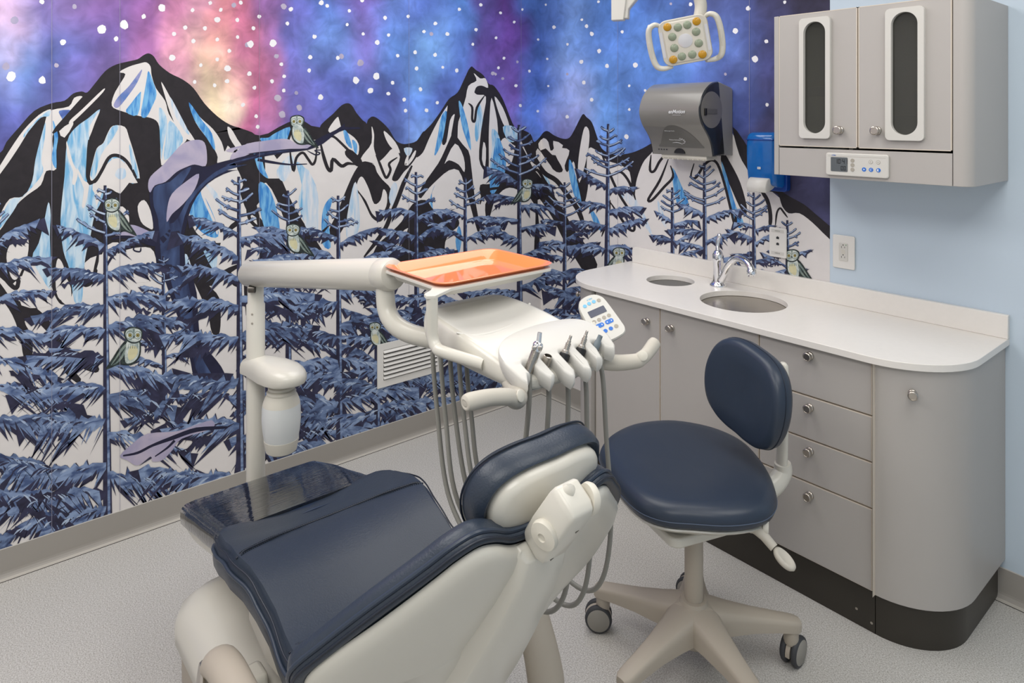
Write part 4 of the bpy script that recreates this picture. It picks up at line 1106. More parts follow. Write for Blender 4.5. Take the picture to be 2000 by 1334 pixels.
def window_door(x0, x1, wx0, wx1, kx):
    z0, z1 = 1.478, 1.945
    cx = (wx0 + wx1) / 2; hw = 0.0385
    # door leaf with an oval opening
    hole = []
    za, zb = 1.563, 1.872
    for i in range(17):
        t = PI * i / 16; hole.append((cx + hw * math.cos(t), zb + hw * math.sin(t)))
    for i in range(17):
        t = PI + PI * i / 16; hole.append((cx + hw * math.cos(t), za + hw * math.sin(t)))

    def slab(outer, inner, y0, y1, m, name, parent, bevel):
        bm = bmesh.new(); ed = []
        for lp in (outer, inner):
            vs = [bm.verts.new((p[0], y0, p[1])) for p in lp]
            for i in range(len(vs)): ed.append(bm.edges.new((vs[i], vs[(i + 1) % len(vs)])))
        bmesh.ops.triangle_fill(bm, use_beauty=True, edges=ed)
        rr = bmesh.ops.extrude_face_region(bm, geom=bm.faces[:])
        bmesh.ops.translate(bm, verts=[g for g in rr['geom'] if isinstance(g, bmesh.types.BMVert)], vec=(0, y1 - y0, 0))
        bmesh.ops.recalc_face_normals(bm, faces=bm.faces)
        return into(parent, bm_obj(name, bm, m, None, True, 40, bevel))
    d = slab([(x0 + .0025, z0 + .0025), (x1 - .0025, z0 + .0025), (x1 - .0025, z1 - .0025), (x0 + .0025, z1 - .0025)], hole, UYF, UYF + .018, M['cab'], 'door', uc, 0)
    b = MB()
    for q in ((x0, x0 + .0026, z0, z1), (x1 - .0026, x1, z0, z1), (x0, x1, z0, z0 + .0026), (x0, x1, z1 - .0026, z1)):
        b.box(q[0], q[1], UYF - .0004, UYF + .018, q[2], q[3], M['edge'])
    into(d, b.build('edge_band', None, None, smooth=False))
    fr = slab(rrect(wx0, wx1, 1.507, 1.925, 0.014), hole, UYF - .013, UYF - .0002, M['white_plastic'], 'window_frame', d, 0.004)
    b = MB(); b.prism([(p[0], p[1]) for p in rrect(cx - hw - .0005, cx + hw + .0005, za - hw - .0005, zb + hw + .0005, 0.0385, 10)], UYF + .002, UYF + .005, 'y')
    into(d, b.build('glass', M['gloss_glass'], None, smooth=False))
    into(d, knob(None, (kx, UYF, 1.537), s=1.05))


window_door(1.653, 1.928, 1.734, 1.843, 1.872)
window_door(1.932, 2.205, 2.020, 2.133, 1.992)

# timer panel
cp = empty('timer_panel', (1.924, UYF, 1.42), 'white sink timer panel with a small grey display on the wall cabinet rail', 'control panel')
X = frame((1.928, UYF, 1.422), (1, 0, 0), (0, 0, 1))


def flat(pts, z0, z1, m, X, name, parent, bevel=0):
    b = MB(); b.prism(pts, z0, z1, 'z', X=X)
    return into(parent, b.build(name, m, None, bevel=bevel))


flat(rrect(-0.101, 0.101, -0.038, 0.038, 0.008), 0, 0.009, M['white_plastic'], X, 'housing', cp, 0.003)
lc = flat(rrect(-0.083, -0.027, -0.024, 0.024, 0.003), 0.009, 0.0098, M['lcd'], X, 'display', cp)
XT = lambda x, y, z=0.0099: X @ Matrix.Translation((x, y, z))


def seg_digits(txt, x, y, h, m, X0, parent, name):
    segs = {'0': 'abcdef', '1': 'bc', '4': 'bcfg', '6': 'acdefg', '2': 'abdeg', '3': 'abcdg', '5': 'acdfg', '7': 'abc', '8': 'abcdefg', '9': 'abcdfg'}
    w = h * 0.48; t = h * 0.12; b = MB(); cx = x
    for ch in txt:
        if ch == ':':
            for q in (0.3, 0.65): b.box(cx, cx + t, y + h * q, y + h * q + t, 0, .0002)
            cx += t * 2.2; continue
        R = {'a': (0, w, h - t, h), 'd': (0, w, 0, t), 'g': (0, w, h / 2 - t / 2, h / 2 + t / 2), 'b': (w - t, w, h / 2, h), 'c': (w - t, w, 0, h / 2), 'f': (0, t, h / 2, h), 'e': (0, t, 0, h / 2)}
        for sgm in segs[ch]:
            q = R[sgm]; b.box(cx + q[0], cx + q[1], y + q[2], y + q[3], 0, .0002)
        cx += w * 1.32
    for i in range(len(b.v)): b.v[i] = tuple(X0 @ Vector(b.v[i]))
    return into(parent, b.build(name, m, None, smooth=False))


seg_digits('10:41', -0.068, 0.0025, 0.0155, M['ink'], XT(0, 0), lc, 'digits')
seg_digits('00', -0.049, -0.0195, 0.0145, M['ink'], XT(0, 0), lc, 'digits')
for dy in (0.015, 0.0, -0.015):
    flat(circ(-0.011, dy, 0.0062, 20), 0.009, 0.0103, M['grey_print'], X, 'button', cp)
for dx, dy, m in ((0.047, 0.013, 'ring'), (0.070, 0.013, 'ring'), (0.026, -0.0125, 'blue_print'), (0.048, -0.0125, 'blue_print'), (0.071, -0.0125, 'blue_print')):
    if m == 'ring':
        bt = flat(circ(dx, dy, 0.0065, 24), 0.009, 0.0096, M['grey_print'], X, 'button', cp)
        flat(circ(dx, dy, 0.0053, 24), 0.0096, 0.0099, M['white_plastic'], X, 'button_face', bt)
    else:
        bt = flat(circ(dx, dy, 0.0068, 24), 0.009, 0.0098, M[m], X, 'button', cp)
    if m != 'ring' and dx < 0.03:
        flat([(dx - .002, dy - .003), (dx + .0035, dy), (dx - .002, dy + .003)], 0.0098, 0.01, M['white_print'], X, 'arrow_mark', bt)
    elif m != 'ring' and dx < 0.06:
        pts = [(dx + .0036 * math.cos(t), dy + .0036 * math.sin(t)) for t in np.linspace(0.6, 5.4, 14)] + [(dx + .0025 * math.cos(t), dy + .0025 * math.sin(t)) for t in np.linspace(5.4, 0.6, 14)]
        flat(pts, 0.0098, 0.01, M['white_print'], X, 'cycle_mark', bt)
    elif m != 'ring':
        flat([(dx + .0045 * math.cos(t), dy + .0045 * math.sin(t)) for t in np.linspace(PI / 2, 1.5 * PI, 12)], 0.0098, 0.01, M['white_print'], X, 'half_mark', bt)
    else:
        flat([(dx - .0015, dy - .0025), (dx + .002, dy), (dx - .0015, dy + .0025)], 0.0099, 0.0101, M['grey_print'], X, 'mark', bt)
into(cp, text_mesh('brand_print', 'a\u2019dec', 0.007, M['blue_print'], None, XT(-0.073, 0.0305, 0.0094), 0.0002, shear=0.2))
flat([(-0.093, 0.0268), (0.093, 0.0268), (0.093, 0.0276), (-0.093, 0.0276)], 0.009, 0.0092, M['grey_print'], X, 'rule_line', cp)

# things behind the cabinet windows
t = empty('storage_box', (1.77, -0.17, 1.463), 'clear storage box with a dark blue lid behind the left cabinet window', 'storage box')
b = MB(); b.loft([[(1.77 + x, -0.17 + y, z) for x, y in rrect(-.085 * s, .085 * s, -.10 * s, .10 * s, .02)] for z, s in ((1.4635, .9), (1.47, .95), (1.655, 1.0))], cap=True)
into(t, b.build('body', M['clear'], None))
b = MB(); b.loft([[(1.77 + x, -0.17 + y, z) for x, y in rrect(-.09 * s, .09 * s, -.105 * s, .105 * s, .025)] for z, s in ((1.656, 1.0), (1.672, 1.0), (1.688, .88), (1.694, .6))], cap=True)
into(t, b.build('lid', M['box_blue'], None, angle=60))
t = empty('wall_bracket', (2.06, -0.10, 1.80), 'pale cylinder fitting high inside the cabinet behind the right window', 'fitting')
b = MB(); b.lathe([(0, 1.80), (0.028, 1.80), (0.028, 1.925), (0, 1.925)], org=(2.055, -0.10, 0), n=24)
into(t, b.build('cylinder', M['white_plastic'], None))
b = MB(); b.box(1.905, 2.238, -.30, -.01, 1.585, 1.592)
into(uc, b.build('shelf', M['cab_in'], None, smooth=False))
# ------------------------------------------------------------------ paper towel dispenser
def pillow(name, outline, cen, prof, mapf, m, parent=None, **k):
    b = MB(); n = len(outline)
    rings = [[tuple(mapf(cen[0] + (p[0] - cen[0]) * s, cen[1] + (p[1] - cen[1]) * s, d)) for p in outline] for s, d in prof]
    b.loft(rings, m if not isinstance(m, list) else m[0])
    return b.build(name, None, parent, **k)


td = empty('towel_dispenser', (1.08, -0.1, 1.41), 'smoke grey paper towel dispenser on the mural wall above the faucet', 'towel dispenser')
b = MB(); b.prism([(-0.0022, 1.412), (-0.0022, 1.703), (-0.012, 1.710), (-0.11, 1.733), (-0.112, 1.72), (-0.070, 1.416)], 0.918, 1.245, 'x')
into(td, b.build('housing', M['disp_grey'], None, bevel=0.004, angle=40))
cov = [(-0.112, 1.734), (-0.150, 1.728), (-0.188, 1.708), (-0.218, 1.680), (-0.238, 1.645), (-0.247, 1.610), (-0.240, 1.575), (-0.222, 1.543), (-0.196, 1.515), (-0.172, 1.485), (-0.157, 1.455), (-0.147, 1.412), (-0.066, 1.4145)]
front = sm2(cov[:-1], 3, False) + [cov[-1]]
b = MB()
rings = []
for x, s in ((0.9165, .90), (0.918, .965), (0.923, 1.0), (1.238, 1.0), (1.2435, .965), (1.246, .90)):
    rings.append([(x, -0.1 + (p[0] + 0.1) * s, 1.57 + (p[1] - 1.57) * (0.5 + 0.5 * s)) for p in front])
b.loft(rings, M['smoke'])
nn = len(front)
dk = b.slot(M['smoke_dark'])
for i in range(len(b.m)):
    if i // nn in (0, 1, 3, 4) and i < 5 * nn: b.m[i] = dk
b.m[-1] = dk; b.m[-2] = dk
cover = into(td, b.build('cover', None, None, angle=35))


def cov_y(z):
    for i in range(len(front) - 2):
        if front[i][1] >= z >= front[i + 1][1]:
            t = (front[i][1] - z) / (front[i][1] - front[i + 1][1] + 1e-9)
            return front[i][0] + (front[i + 1][0] - front[i][0]) * t
    return -0.15


def decal(name, pts, m, parent, off=0.0008):
    """thin moulded or printed patch following the curved cover; pts in (x, z)"""
    b = MB()
    vs = [Vector((p[0], p[1], 0)) for p in pts]
    for tri in tessellate_polygon([vs]):
        b.add([(pts[i][0], cov_y(pts[i][1]) - off, pts[i][1]) for i in tri], [(0, 1, 2)], m)
    return into(parent, b.build(name, None, None, smooth=False))


# raised arch panel and lower lip on the cover
b = MB(); rows = 18
def arch(t): return 1.545 - 0.105 * abs(2 * t - 1) ** 2.2
bl = []
for i in range(rows + 1):
    t = i / rows; x = 0.965 + (1.205 - 0.965) * t
    ring = []
    zt = max(1.452, arch(t))
    for j in range(8):
        z = zt + (1.448 - zt) * j / 7
        ring.append((x, cov_y(z) - 0.0016, z))
    bl.append(ring)
vs = [p for rg in bl for p in rg]; fs = [(i * 8 + j, i * 8 + j + 1, (i + 1) * 8 + j + 1, (i + 1) * 8 + j) for i in range(rows) for j in range(7)]
M['smoke_mid'] = mat('smoke_mid_plastic', hx(104, 102, 97), 0.28, coat=0.2, var=0.03)
b.add(vs, fs, M['smoke_mid']); into(cover, b.build('arch_panel', None, None))
nrm = Vector((0, -1, 0.35)).normalized()


def on_cover(x, z, tilt=0.0):
    dz = 0.01
    t = Vector((0, cov_y(z + dz) - cov_y(z - dz), 2 * dz)).normalized()
    return frame((x, cov_y(z) - 0.0024, z), (1, 0, 0), t)


into(cover, text_mesh('brand_print', 'enMotion', 0.022, M['white_print'], None, on_cover(1.128, 1.604), 0.0002, shear=0.25, bold=0.0004))
b = MB(); b.box(-0.022, 0.020, -.0006, .0006, 0, .0003, X=on_cover(1.128, 1.590)); into(cover, b.build('brand_underline', M['white_print'], None, smooth=False))
into(cover, text_mesh('maker_print', 'Georgia-Pacific', 0.0075, M['white_print'], None, on_cover(1.060, 1.520), 0.0002, shear=0.2))
b = MB(); b.add([(-.033, -.003, 0), (-.027, -.003, 0), (-.030, .003, 0), (-.029, -.003, 0), (-.023, -.003, 0), (-.026, .002, 0)], [(0, 1, 2), (3, 4, 5)], X=on_cover(1.062, 1.521)); into(cover, b.build('maker_mark', M['white_print'], None, smooth=False))
into(cover, text_mesh('motion_print', 'Motion Activated', 0.0085, M['white_print'], None, on_cover(1.062, 1.480), 0.0002))
X = on_cover(1.075, 1.470)
b = MB(); b.tube([(-.030, -.004, 0), (-.010, -.0015, 0), (.008, -.004, 0), (.020, -.010, 0)], [.0006, .0011, .0010, .0004], 6, X=X); into(cover, b.build('swoosh_print', M['white_print'], None))
X = on_cover(1.103, 1.475)
b = MB()
b.tube([(-.016, .010, 0), (-.010, .016, 0), (-.006, .006, 0), (.000, .014, 0), (.003, .004, 0), (.009, .009, 0), (.006, -.002, 0), (.012, .001, 0), (.006, -.009, 0), (-.002, -.010, 0), (-.006, -.014, 0)], .0008, 6, X=X); into(cover, b.build('hand_print', M['white_print'], None))
for i in range(4):
    b = MB(); b.lathe([(0, 0), (.0038, 0), (.0038, .0008), (0, .0008)], (0, -1, .3), (0.960 + i * .0145, cov_y(1.436) + .0002, 1.436), 14)
    into(cover, b.build('indicator', M['black'], None))
b = MB(); pts = [(1.075 + .027 * math.cos(t), 1.421 + .022 * math.sin(t)) for t in np.linspace(0, PI, 20)]
b.prism(pts, -.158, -.149, 'y'); into(cover, b.build('latch_recess', M['black'], None))
b = MB(); b.prism([(-.142, 1.4135), (-.142, 1.400), (-.136, 1.392), (-.06, 1.398), (-.06, 1.412)], 0.966, 1.205, 'x', M['warm_plastic'])
ch = into(td, b.build('paper_chute', None, None, bevel=0.002))
for i in range(9):
    x = 0.975 + i * 0.0265
    b = MB(); b.prism([(x, -.1425), (x + .004, -.1425), (x + .012, -.075), (x + .008, -.075)], 1.3925, 1.3975, 'z', M['warm_plastic']); into(ch, b.build('rib', None, None, smooth=False))
# end cap window with the roll hub behind it
b = MB(); b.lathe([(0.0, 0.0), (0.075, 0.0), (0.078, 0.0012), (0.070, 0.002), (0, .0026)], (1, 0, 0), (1.2455, -0.165, 1.612), 40); into(cover, b.build('side_disc', M['smoke'], None))
b = MB(); b.box(1.2475, 1.2545, -.222, -.208, 1.588, 1.618, M['black']); b.box(1.2475, 1.252, -.205, -.13, 1.594, 1.616, M['smoke_mid']); into(cover, b.build('release_latch', None, None, bevel=.002))

# ------------------------------------------------------------------ soap dispenser
sd = empty('soap_dispenser', (1.44, -.06, 1.27), 'translucent blue soap dispenser with a white push lever beside the wall cabinet', 'soap dispenser')
b = MB(); b.prism([(p[0], p[1]) for p in rrect(1.355, 1.512, 1.275, 1.508, .015)], -.0335, -.0035, 'y'); into(sd, b.build('back_plate', M['soap_deep'], None, bevel=.003))
prof = [(-.034, 1.520), (-.075, 1.519), (-.100, 1.512), (-.111, 1.492), (-.113, 1.43), (-.110, 1.37), (-.103, 1.332), (-.092, 1.305), (-.034, 1.290)]
b = MB(); pp = sm2(prof, 3, False)
b.loft([[(x, -0.034 + (p[0] + .034) * s, 1.40 + (p[1] - 1.40) * (0.4 + .6 * s)) for p in pp] for x, s in ((1.372, .80), (1.378, .95), (1.388, 1.0), (1.484, 1.0), (1.494, .95), (1.500, .80))])
into(sd, b.build('cover', M['soap_blue'], None, angle=50))
b = MB(); b.box(1.376, 1.496, -.1145, -.036, 1.4865, 1.4905); into(sd, b.build('lid_seam', M['soap_deep'], None, bevel=.001))
prof = [(-.100, 1.333), (-.118, 1.330), (-.130, 1.318), (-.137, 1.300), (-.136, 1.284), (-.128, 1.276), (-.080, 1.287), (-.060, 1.300), (-.060, 1.322)]
b = MB(); pp = sm2(prof, 3)
b.loft([[(x, -0.1 + (p[0] + .1) * s, 1.305 + (p[1] - 1.305) * s) for p in pp] for x, s in ((1.390, .85), (1.394, 1), (1.474, 1), (1.478, .85))])
into(sd, b.build('push_lever', M['white_plastic'], None, angle=60))
b = MB(); b.box(1.428, 1.442, -.1142, -.1128, 1.369, 1.378); t = into(sd, b.build('label', M['white_print'], None, smooth=False))
into(t, text_mesh('label_print', '9462', .006, M['ink'], None, frame((1.435, -.1144, 1.3735), (1, 0, 0), (0, 0, 1)), .0001))

# ------------------------------------------------------------------ wall plates
ph = empty('telephone_plate', (1.459, -.003, 1.06), 'white wall plate with two small phone jacks on the mural, right of the faucet', 'wall plate')
b = MB(); b.prism(rrect(1.421, 1.497, .999, 1.122, .006), -.0105, -.0032, 'y'); into(ph, b.build('plate', M['plate'], None, bevel=.0025))
for z in (1.0795, 1.054):
    b = MB(); b.prism([(1.4535, z - .004), (1.4655, z - .004), (1.4655, z + .005), (1.462, z + .005), (1.462, z + .007), (1.457, z + .007), (1.457, z + .005), (1.4535, z + .005)][::-1], -.0112, -.0104, 'y'); into(ph, b.build('jack', M['ink'], None, smooth=False))
for z in (1.1085, 1.0165):
    b = MB(); b.prism(rrect(1.431, 1.486, z - .0065, z + .0065, .002), -.0115, -.0104, 'y'); t = into(ph, b.build('label_strip', M['white_plastic'], None, smooth=False))
    into(t, text_mesh('label_print', 'VOICE A' if z > 1.05 else 'VOICE B', .006, M['ink'], None, frame((1.4585, -.0117, z), (1, 0, 0), (0, 0, 1)), .0001))

gf = empty('power_outlet', (1.728, -.003, 1.06), 'white power outlet with test buttons on the pale blue wall above the worktop', 'outlet')
b = MB(); b.prism(rrect(1.686, 1.770, .997, 1.125, .006), -.0075, -.0003, 'y'); into(gf, b.build('plate', M['plate'], None, bevel=.0025))
b = MB(); b.prism(rrect(1.7115, 1.7445, 1.027, 1.095, .003), -.0098, -.0073, 'y'); dv = into(gf, b.build('outlet_face', M['white_plastic'], None, bevel=.0008))
for zc, s in ((1.080, 1), (1.042, 1)):
    for x, h in ((1.7215, .0075), (1.7335, .006)):
        b = MB(); b.box(x - .0007, x + .0007, -.0101, -.0097, zc - h / 2, zc + h / 2); into(dv, b.build('slot', M['black'], None, smooth=False))
    b = MB(); b.prism(circ(1.7275, zc + .0085 * s, .0022, 12), -.0101, -.0097, 'y'); into(dv, b.build('ground_hole', M['black'], None, smooth=False))
b = MB(); b.prism(circ(1.7385, 1.0895, .0018, 12), -.0102, -.0097, 'y'); into(dv, b.build('pilot_light', M['green_dot'], None, smooth=False))
for z in (1.0575, 1.0655):
    b = MB(); b.prism(rrect(1.7215, 1.7345, z - .003, z + .003, .001), -.0104, -.0097, 'y'); into(dv, b.build('test_button', M['warm_plastic'], None, smooth=False))

# ------------------------------------------------------------------ low air grille on the mural wall
av = empty('air_grille', (0.006, -.85, .28), 'white louvred air grille low on the mural wall behind the delivery arm', 'vent')
y0, y1, z0, z1 = -1.066, -.694, .285, .494
iy0, iy1, iz0, iz1 = y0 + .032, y1 - .032, z0 + .032, z1 - .032
b = MB()
for q in ((y0, y1, z0, iz0), (y0, y1, iz1, z1), (y0, iy0, iz0, iz1), (iy1, y1, iz0, iz1)): b.box(.0036, .009, q[0], q[1], q[2], q[3], M['plate'])
into(av, b.build('frame', None, None, smooth=False))
b = MB(); b.box(.0036, .0042, iy0, iy1, iz0, iz1); into(av, b.build('backing', M['gap'], None, smooth=False))
for i in range(7):
    zc = iz0 + (iz1 - iz0) * (i + .5) / 7
    b = MB(); b.prism([(.0045, zc + .0065), (.0060, zc + .0080), (.0150, zc - .0005), (.0152, zc - .0045), (.0138, zc - .0045)], iy0 + .0005, iy1 - .0005, 'y', M['plate']); into(av, b.build('slat', None, None, smooth=False))

# ------------------------------------------------------------------ ceiling lamps and the dental light

LC = CAM + FW * 2.50 + RT * ((1338 - 1000) / F_PX * 2.50) + Vector((0, 0, 1)) * ((CY_PX - 79) / F_PX * 2.50)
nrm = (-FW * 0.90 + RT * (-0.30) + Vector((0, 0, -0.18))).normalized()
xa = (RT * math.cos(.21) + Vector((0, 0, 1)) * math.sin(.21)); xa = (xa - nrm * xa.dot(nrm)).normalized()
ya = nrm.cross(xa)
XL = frame(LC, xa, ya)
ol = empty('dental_light', LC, 'white dental examination light with twelve round lenses hanging above the towel dispenser', 'dental light')
k = 1.0
b = MB(); out = rrect(-.088, .088, -.084, .084, .032, 8)
b.loft([[tuple(XL @ Vector((x * s, y * s, z))) for x, y in out] for s, z in ((.55, -.060), (.80, -.052), (.95, -.036), (1.0, -.012), (1.0, .002), (.975, .007))])
hs = into(ol, b.build('housing', M['shell'], None, angle=50))
b = MB(); o2 = rrect(-.070, .070, -.074, .074, .022, 8); b.loft([[tuple(XL @ Vector((x * s, y * s, z))) for x, y in o2] for s, z in ((1.02, .0068), (1.0, .0095), (.95, .0105))])
fp = into(ol, b.build('face_plate', M['warm_plastic'], None, angle=50))
for sx in (-1, 1):
    b = MB(); b.prism(rrect(sx * .0805 - .0055, sx * .0805 + .0055, -.050, .045, .004), .0065, .0078, 'z', X=XL); into(ol, b.build('side_inlay', M['lens_clear'], None))
lens = [(-.052, .060, 'amber'), (.052, .060, 'amber'), (-.052, -.060, 'amber'), (.052, -.060, 'amber'), (-.016, .052, 'led_green'), (.018, .054, 'led_green'), (-.041, .022, 'led_green'), (.044, .024, 'led_green'), (-.041, -.019, 'led_green'), (.046, -.018, 'led_green'), (-.020, -.054, 'led_green'), (.017, -.054, 'led_green')]
for x, y, mm in lens:
    b = MB(); b.lathe([(0, 0), (.0145, 0), (.0148, .0012), (.0125, .0035), (.0, .0045)], (0, 0, 1), (x, y, .0104), 24, X=XL); into(fp, b.build('lens', M[mm], None, angle=60))
b = MB(); b.lathe([(0, 0), (.0255, 0), (.0255, .0012), (.020, .0025), (.0, .004)], (0, 0, 1), (0.002, 0, .0104), 32, X=XL); into(fp, b.build('centre_lens', M['lens_clear'], None, angle=60))
for sx in (-1, 1):
    P = [(sx * .080, .068, -.006), (sx * .098, .076, .002), (sx * .119, .062, .004), (sx * .126, .020, .002), (sx * .124, -.040, .002), (sx * .114, -.076, .002), (sx * .092, -.088, -.002), (sx * .060, -.086, -.010)]
    if sx > 0: P = [(p[0], p[1], p[2] - .030 * (p[0] > .07)) for p in P]
    b = MB(); b.tube([tuple(XL @ Vector(p)) for p in P], [.008, .0105, .012, .0125, .0125, .012, .0105, .008], 14, flat=.9); h = into(ol, b.build('handle', M['enamel'], None))
    b = MB(); b.tube([tuple(XL @ Vector(p)) for p in ((sx * .1265, .015, .011 - (.030 if sx > 0 else 0)), (sx * .126, -.012, .011 - (.030 if sx > 0 else 0)), (sx * .1235, -.045, .011 - (.030 if sx > 0 else 0)))], [.004, .0052, .004], 10); into(h, b.build('grip_inlay', M['shell'], None))
p0 = XL @ Vector((.060, .070, -.05))
b = MB(); UPV = Vector((0, 0, 1))
b.tube([tuple(p0), tuple(p0 + UPV * .045 + RT * .005), tuple(p0 + UPV * .09 - RT * .012), tuple(p0 + UPV * .125 - RT * .06), tuple(p0 + UPV * .150 - RT * .15), tuple(p0 + UPV * .19 - RT * .24), tuple(p0 + UPV * .32 - RT * .30), tuple(Vector(((p0 - RT * .30).x, (p0 - RT * .30).y, CEIL - .002)))], [.022, .022, .021, .020, .020, .021, .022, .022], 20, flat=1.0)
into(ol, b.build('support_arm', M['shell'], None))

# monitor arm end
mc = CAM + FW * 2.62 + RT * ((1210 - 1000) / F_PX * 2.62) + UPV * ((CY_PX - 20) / F_PX * 2.62)
XM = frame(mc, -FW * .35 + RT * .94, UPV)
ma = empty('monitor_arm', mc, 'white monitor arm end hanging from the ceiling, left of the dental light', 'monitor arm')
b = MB(); b.prism([(-.028, -.040), (.018, -.040), (.020, -.032), (.030, .05), (.030, .60), (-.028, .60)], -.02, .02, 'z', X=XM); o = b.build('drop_post', M['white_plastic'], None, bevel=.003)
zt = max((o.matrix_world @ v.co).z for v in o.data.vertices)
for v in o.data.vertices:
    if v.co.z > CEIL - .12: v.co.z = CEIL - .001
into(ma, o)
b = MB(); b.prism([(.010, -.034), (.034, -.034), (.036, .002), (.060, .030), (.10, .075), (.09, .095), (.03, .045), (.010, .02)], -.024, .012, 'z', X=XM); into(ma, b.build('link', M['white_plastic'], None, bevel=.004))
b = MB(); b.box(.016, .024, -.004, .006, .0115, .0125, X=XM); into(ma, b.build('slot', M['black'], None, smooth=False))
# ------------------------------------------------------------------ dental delivery unit
def pt(px, py, d): return CAM + FW * d + RT * ((px - 1000) / F_PX * d) + Vector((0, 0, 1)) * ((CY_PX - py) / F_PX * d)


PX_, PY_ = .640, -1.872
du = empty('delivery_unit', (PX_, PY_, 0), 'ivory dental delivery unit on a pole, with instrument head, two handles and grey hoses', 'delivery unit')
b = MB(); b.lathe([(0, .0), (.10, .0), (.105, .012), (.10, .03), (.055, .045), (.034, .07), (.030, .30), (.0295, .96), (.0255, .965), (.0255, 1.035), (0, 1.035)], org=(PX_, PY_, 0), n=40)
pole = into(du, b.build('pole', M['enamel'], None, angle=40))
for z in (.985 - .05, .955 - .05):
    b = MB(); b.lathe([(0, 0), (.0035, 0), (.0035, .001), (0, .0015)], (.75, -.66, 0), (PX_ + .0295 * .75, PY_ - .0295 * .66, z), 12); into(pole, b.build('screw', M['nickel'], None))
a0 = Vector((PX_ - .055, PY_ - .006, 1.052)); a1 = pt(768, 536, 1.72)
ax = (a1 - a0); Lr = ax.length; ax.normalize()
b = MB(); r = .0415
b.lathe([(0, -.006), (r * .55, -.004), (r * .85, .003), (r, .016), (r, Lr - .052), (r * .985, Lr - .050), (r * .985, Lr - .047), (r, Lr - .045), (r, Lr - .012), (r * .88, Lr + .002), (r * .6, Lr + .008), (0, Lr + .010)], ax, a0, 40)
into(du, b.build('upper_arm', M['enamel'], None, angle=35))
e0 = pt(752, 566, 1.74)
b = MB(); b.tube([tuple(e0 + UPV * .03), tuple(e0), tuple(pt(756, 606, 1.73)), tuple(pt(772, 634, 1.71)), tuple(pt(803, 652, 1.69)), tuple(pt(850, 663, 1.67)), tuple(pt(890, 672, 1.63))], [.023, .0235, .0235, .0235, .0235, .0235, .024], 24)
into(du, b.build('elbow_tube', M['enamel'], None))
b = MB(); b.lathe([(0, 0), (.012, 0), (.012, .02), (0, .02)], (.64, .76, 0), (PX_ + .018, PY_ - .028, 1.018), 16); into(du, b.build('pivot_bolt', M['dark_metal'], None))

# water bottle with its bracket
bc = pt(568, 800, 2.2); bx, by = bc.x, bc.y
b = MB()
d0 = Vector((bx - PX_, by - PY_, 0)); dl = d0.length; d0.normalize(); s0 = Vector((-d0.y, d0.x, 0))
ring = []
outl = [(-.034, -.036), (.0, -.040), (.05, -.052), (.09, -.062), (.13, -.066), (.165, -.062), (.195, -.046), (.213, -.022), (.217, 0)]
outl = outl + [(a, -c) for a, c in outl[::-1][1:]]
outl = [(a - .0, c) for a, c in outl]
def bp(a, c, z): return tuple(Vector((PX_, PY_, z)) + d0 * a + s0 * c)
b.loft([[bp(a * s + .02 * (1 - s), c * s, z) for a, c in outl] for s, z in ((.90, .732), (.985, .734), (1.0, .738), (1.0, .756), (.96, .768), (.84, .780), (.62, .788), (.3, .792))])
br = into(du, b.build('bottle_bracket', M['enamel'], None, angle=50))
b = MB(); cx_, cy_ = PX_ + d0.x * .128, PY_ + d0.y * .128
bx, by = cx_, cy_
b.lathe([(0, .724), (.036, .724), (.036, .718), (.041, .716), (.041, .708), (.037, .706), (.043, .703), (.046, .698), (.045, .692), (.050, .684), (.056, .668), (.058, .660), (.0, .660)], org=(bx, by, 0), n=48)
wb = into(du, b.build('water_bottle', M['warm_plastic'], None, angle=30))
b = MB(); b.lathe([(0, .548), (.053, .548), (.0575, .575), (.0605, .61), (.0595, .645), (.058, .660), (.056, .660), (.0575, .645), (.0585, .61), (.0555, .575), (.051, .551), (0, .551)], org=(bx, by, 0), n=48); into(wb, b.build('clear_body', M['clear'], None, angle=50))
b = MB(); b.lathe([(0, .506), (.040, .506), (.048, .512), (.054, .545), (.054, .549), (0, .549)], org=(bx, by, 0), n=48); into(wb, b.build('base_cap', M['warm_plastic'], None, angle=30))
b = MB(); b.lathe([(0, .552), (.007, .552), (.007, .659), (0, .659)], org=(bx, by, 0), n=12); M['blue_tube'] = mat('pale_blue_tube', hx(140, 178, 205), .4, var=.02); into(wb, b.build('pickup_tube', M['blue_tube'], None))

# instrument head: lofted along x (row of instruments faces +x)
HZ = 1.10
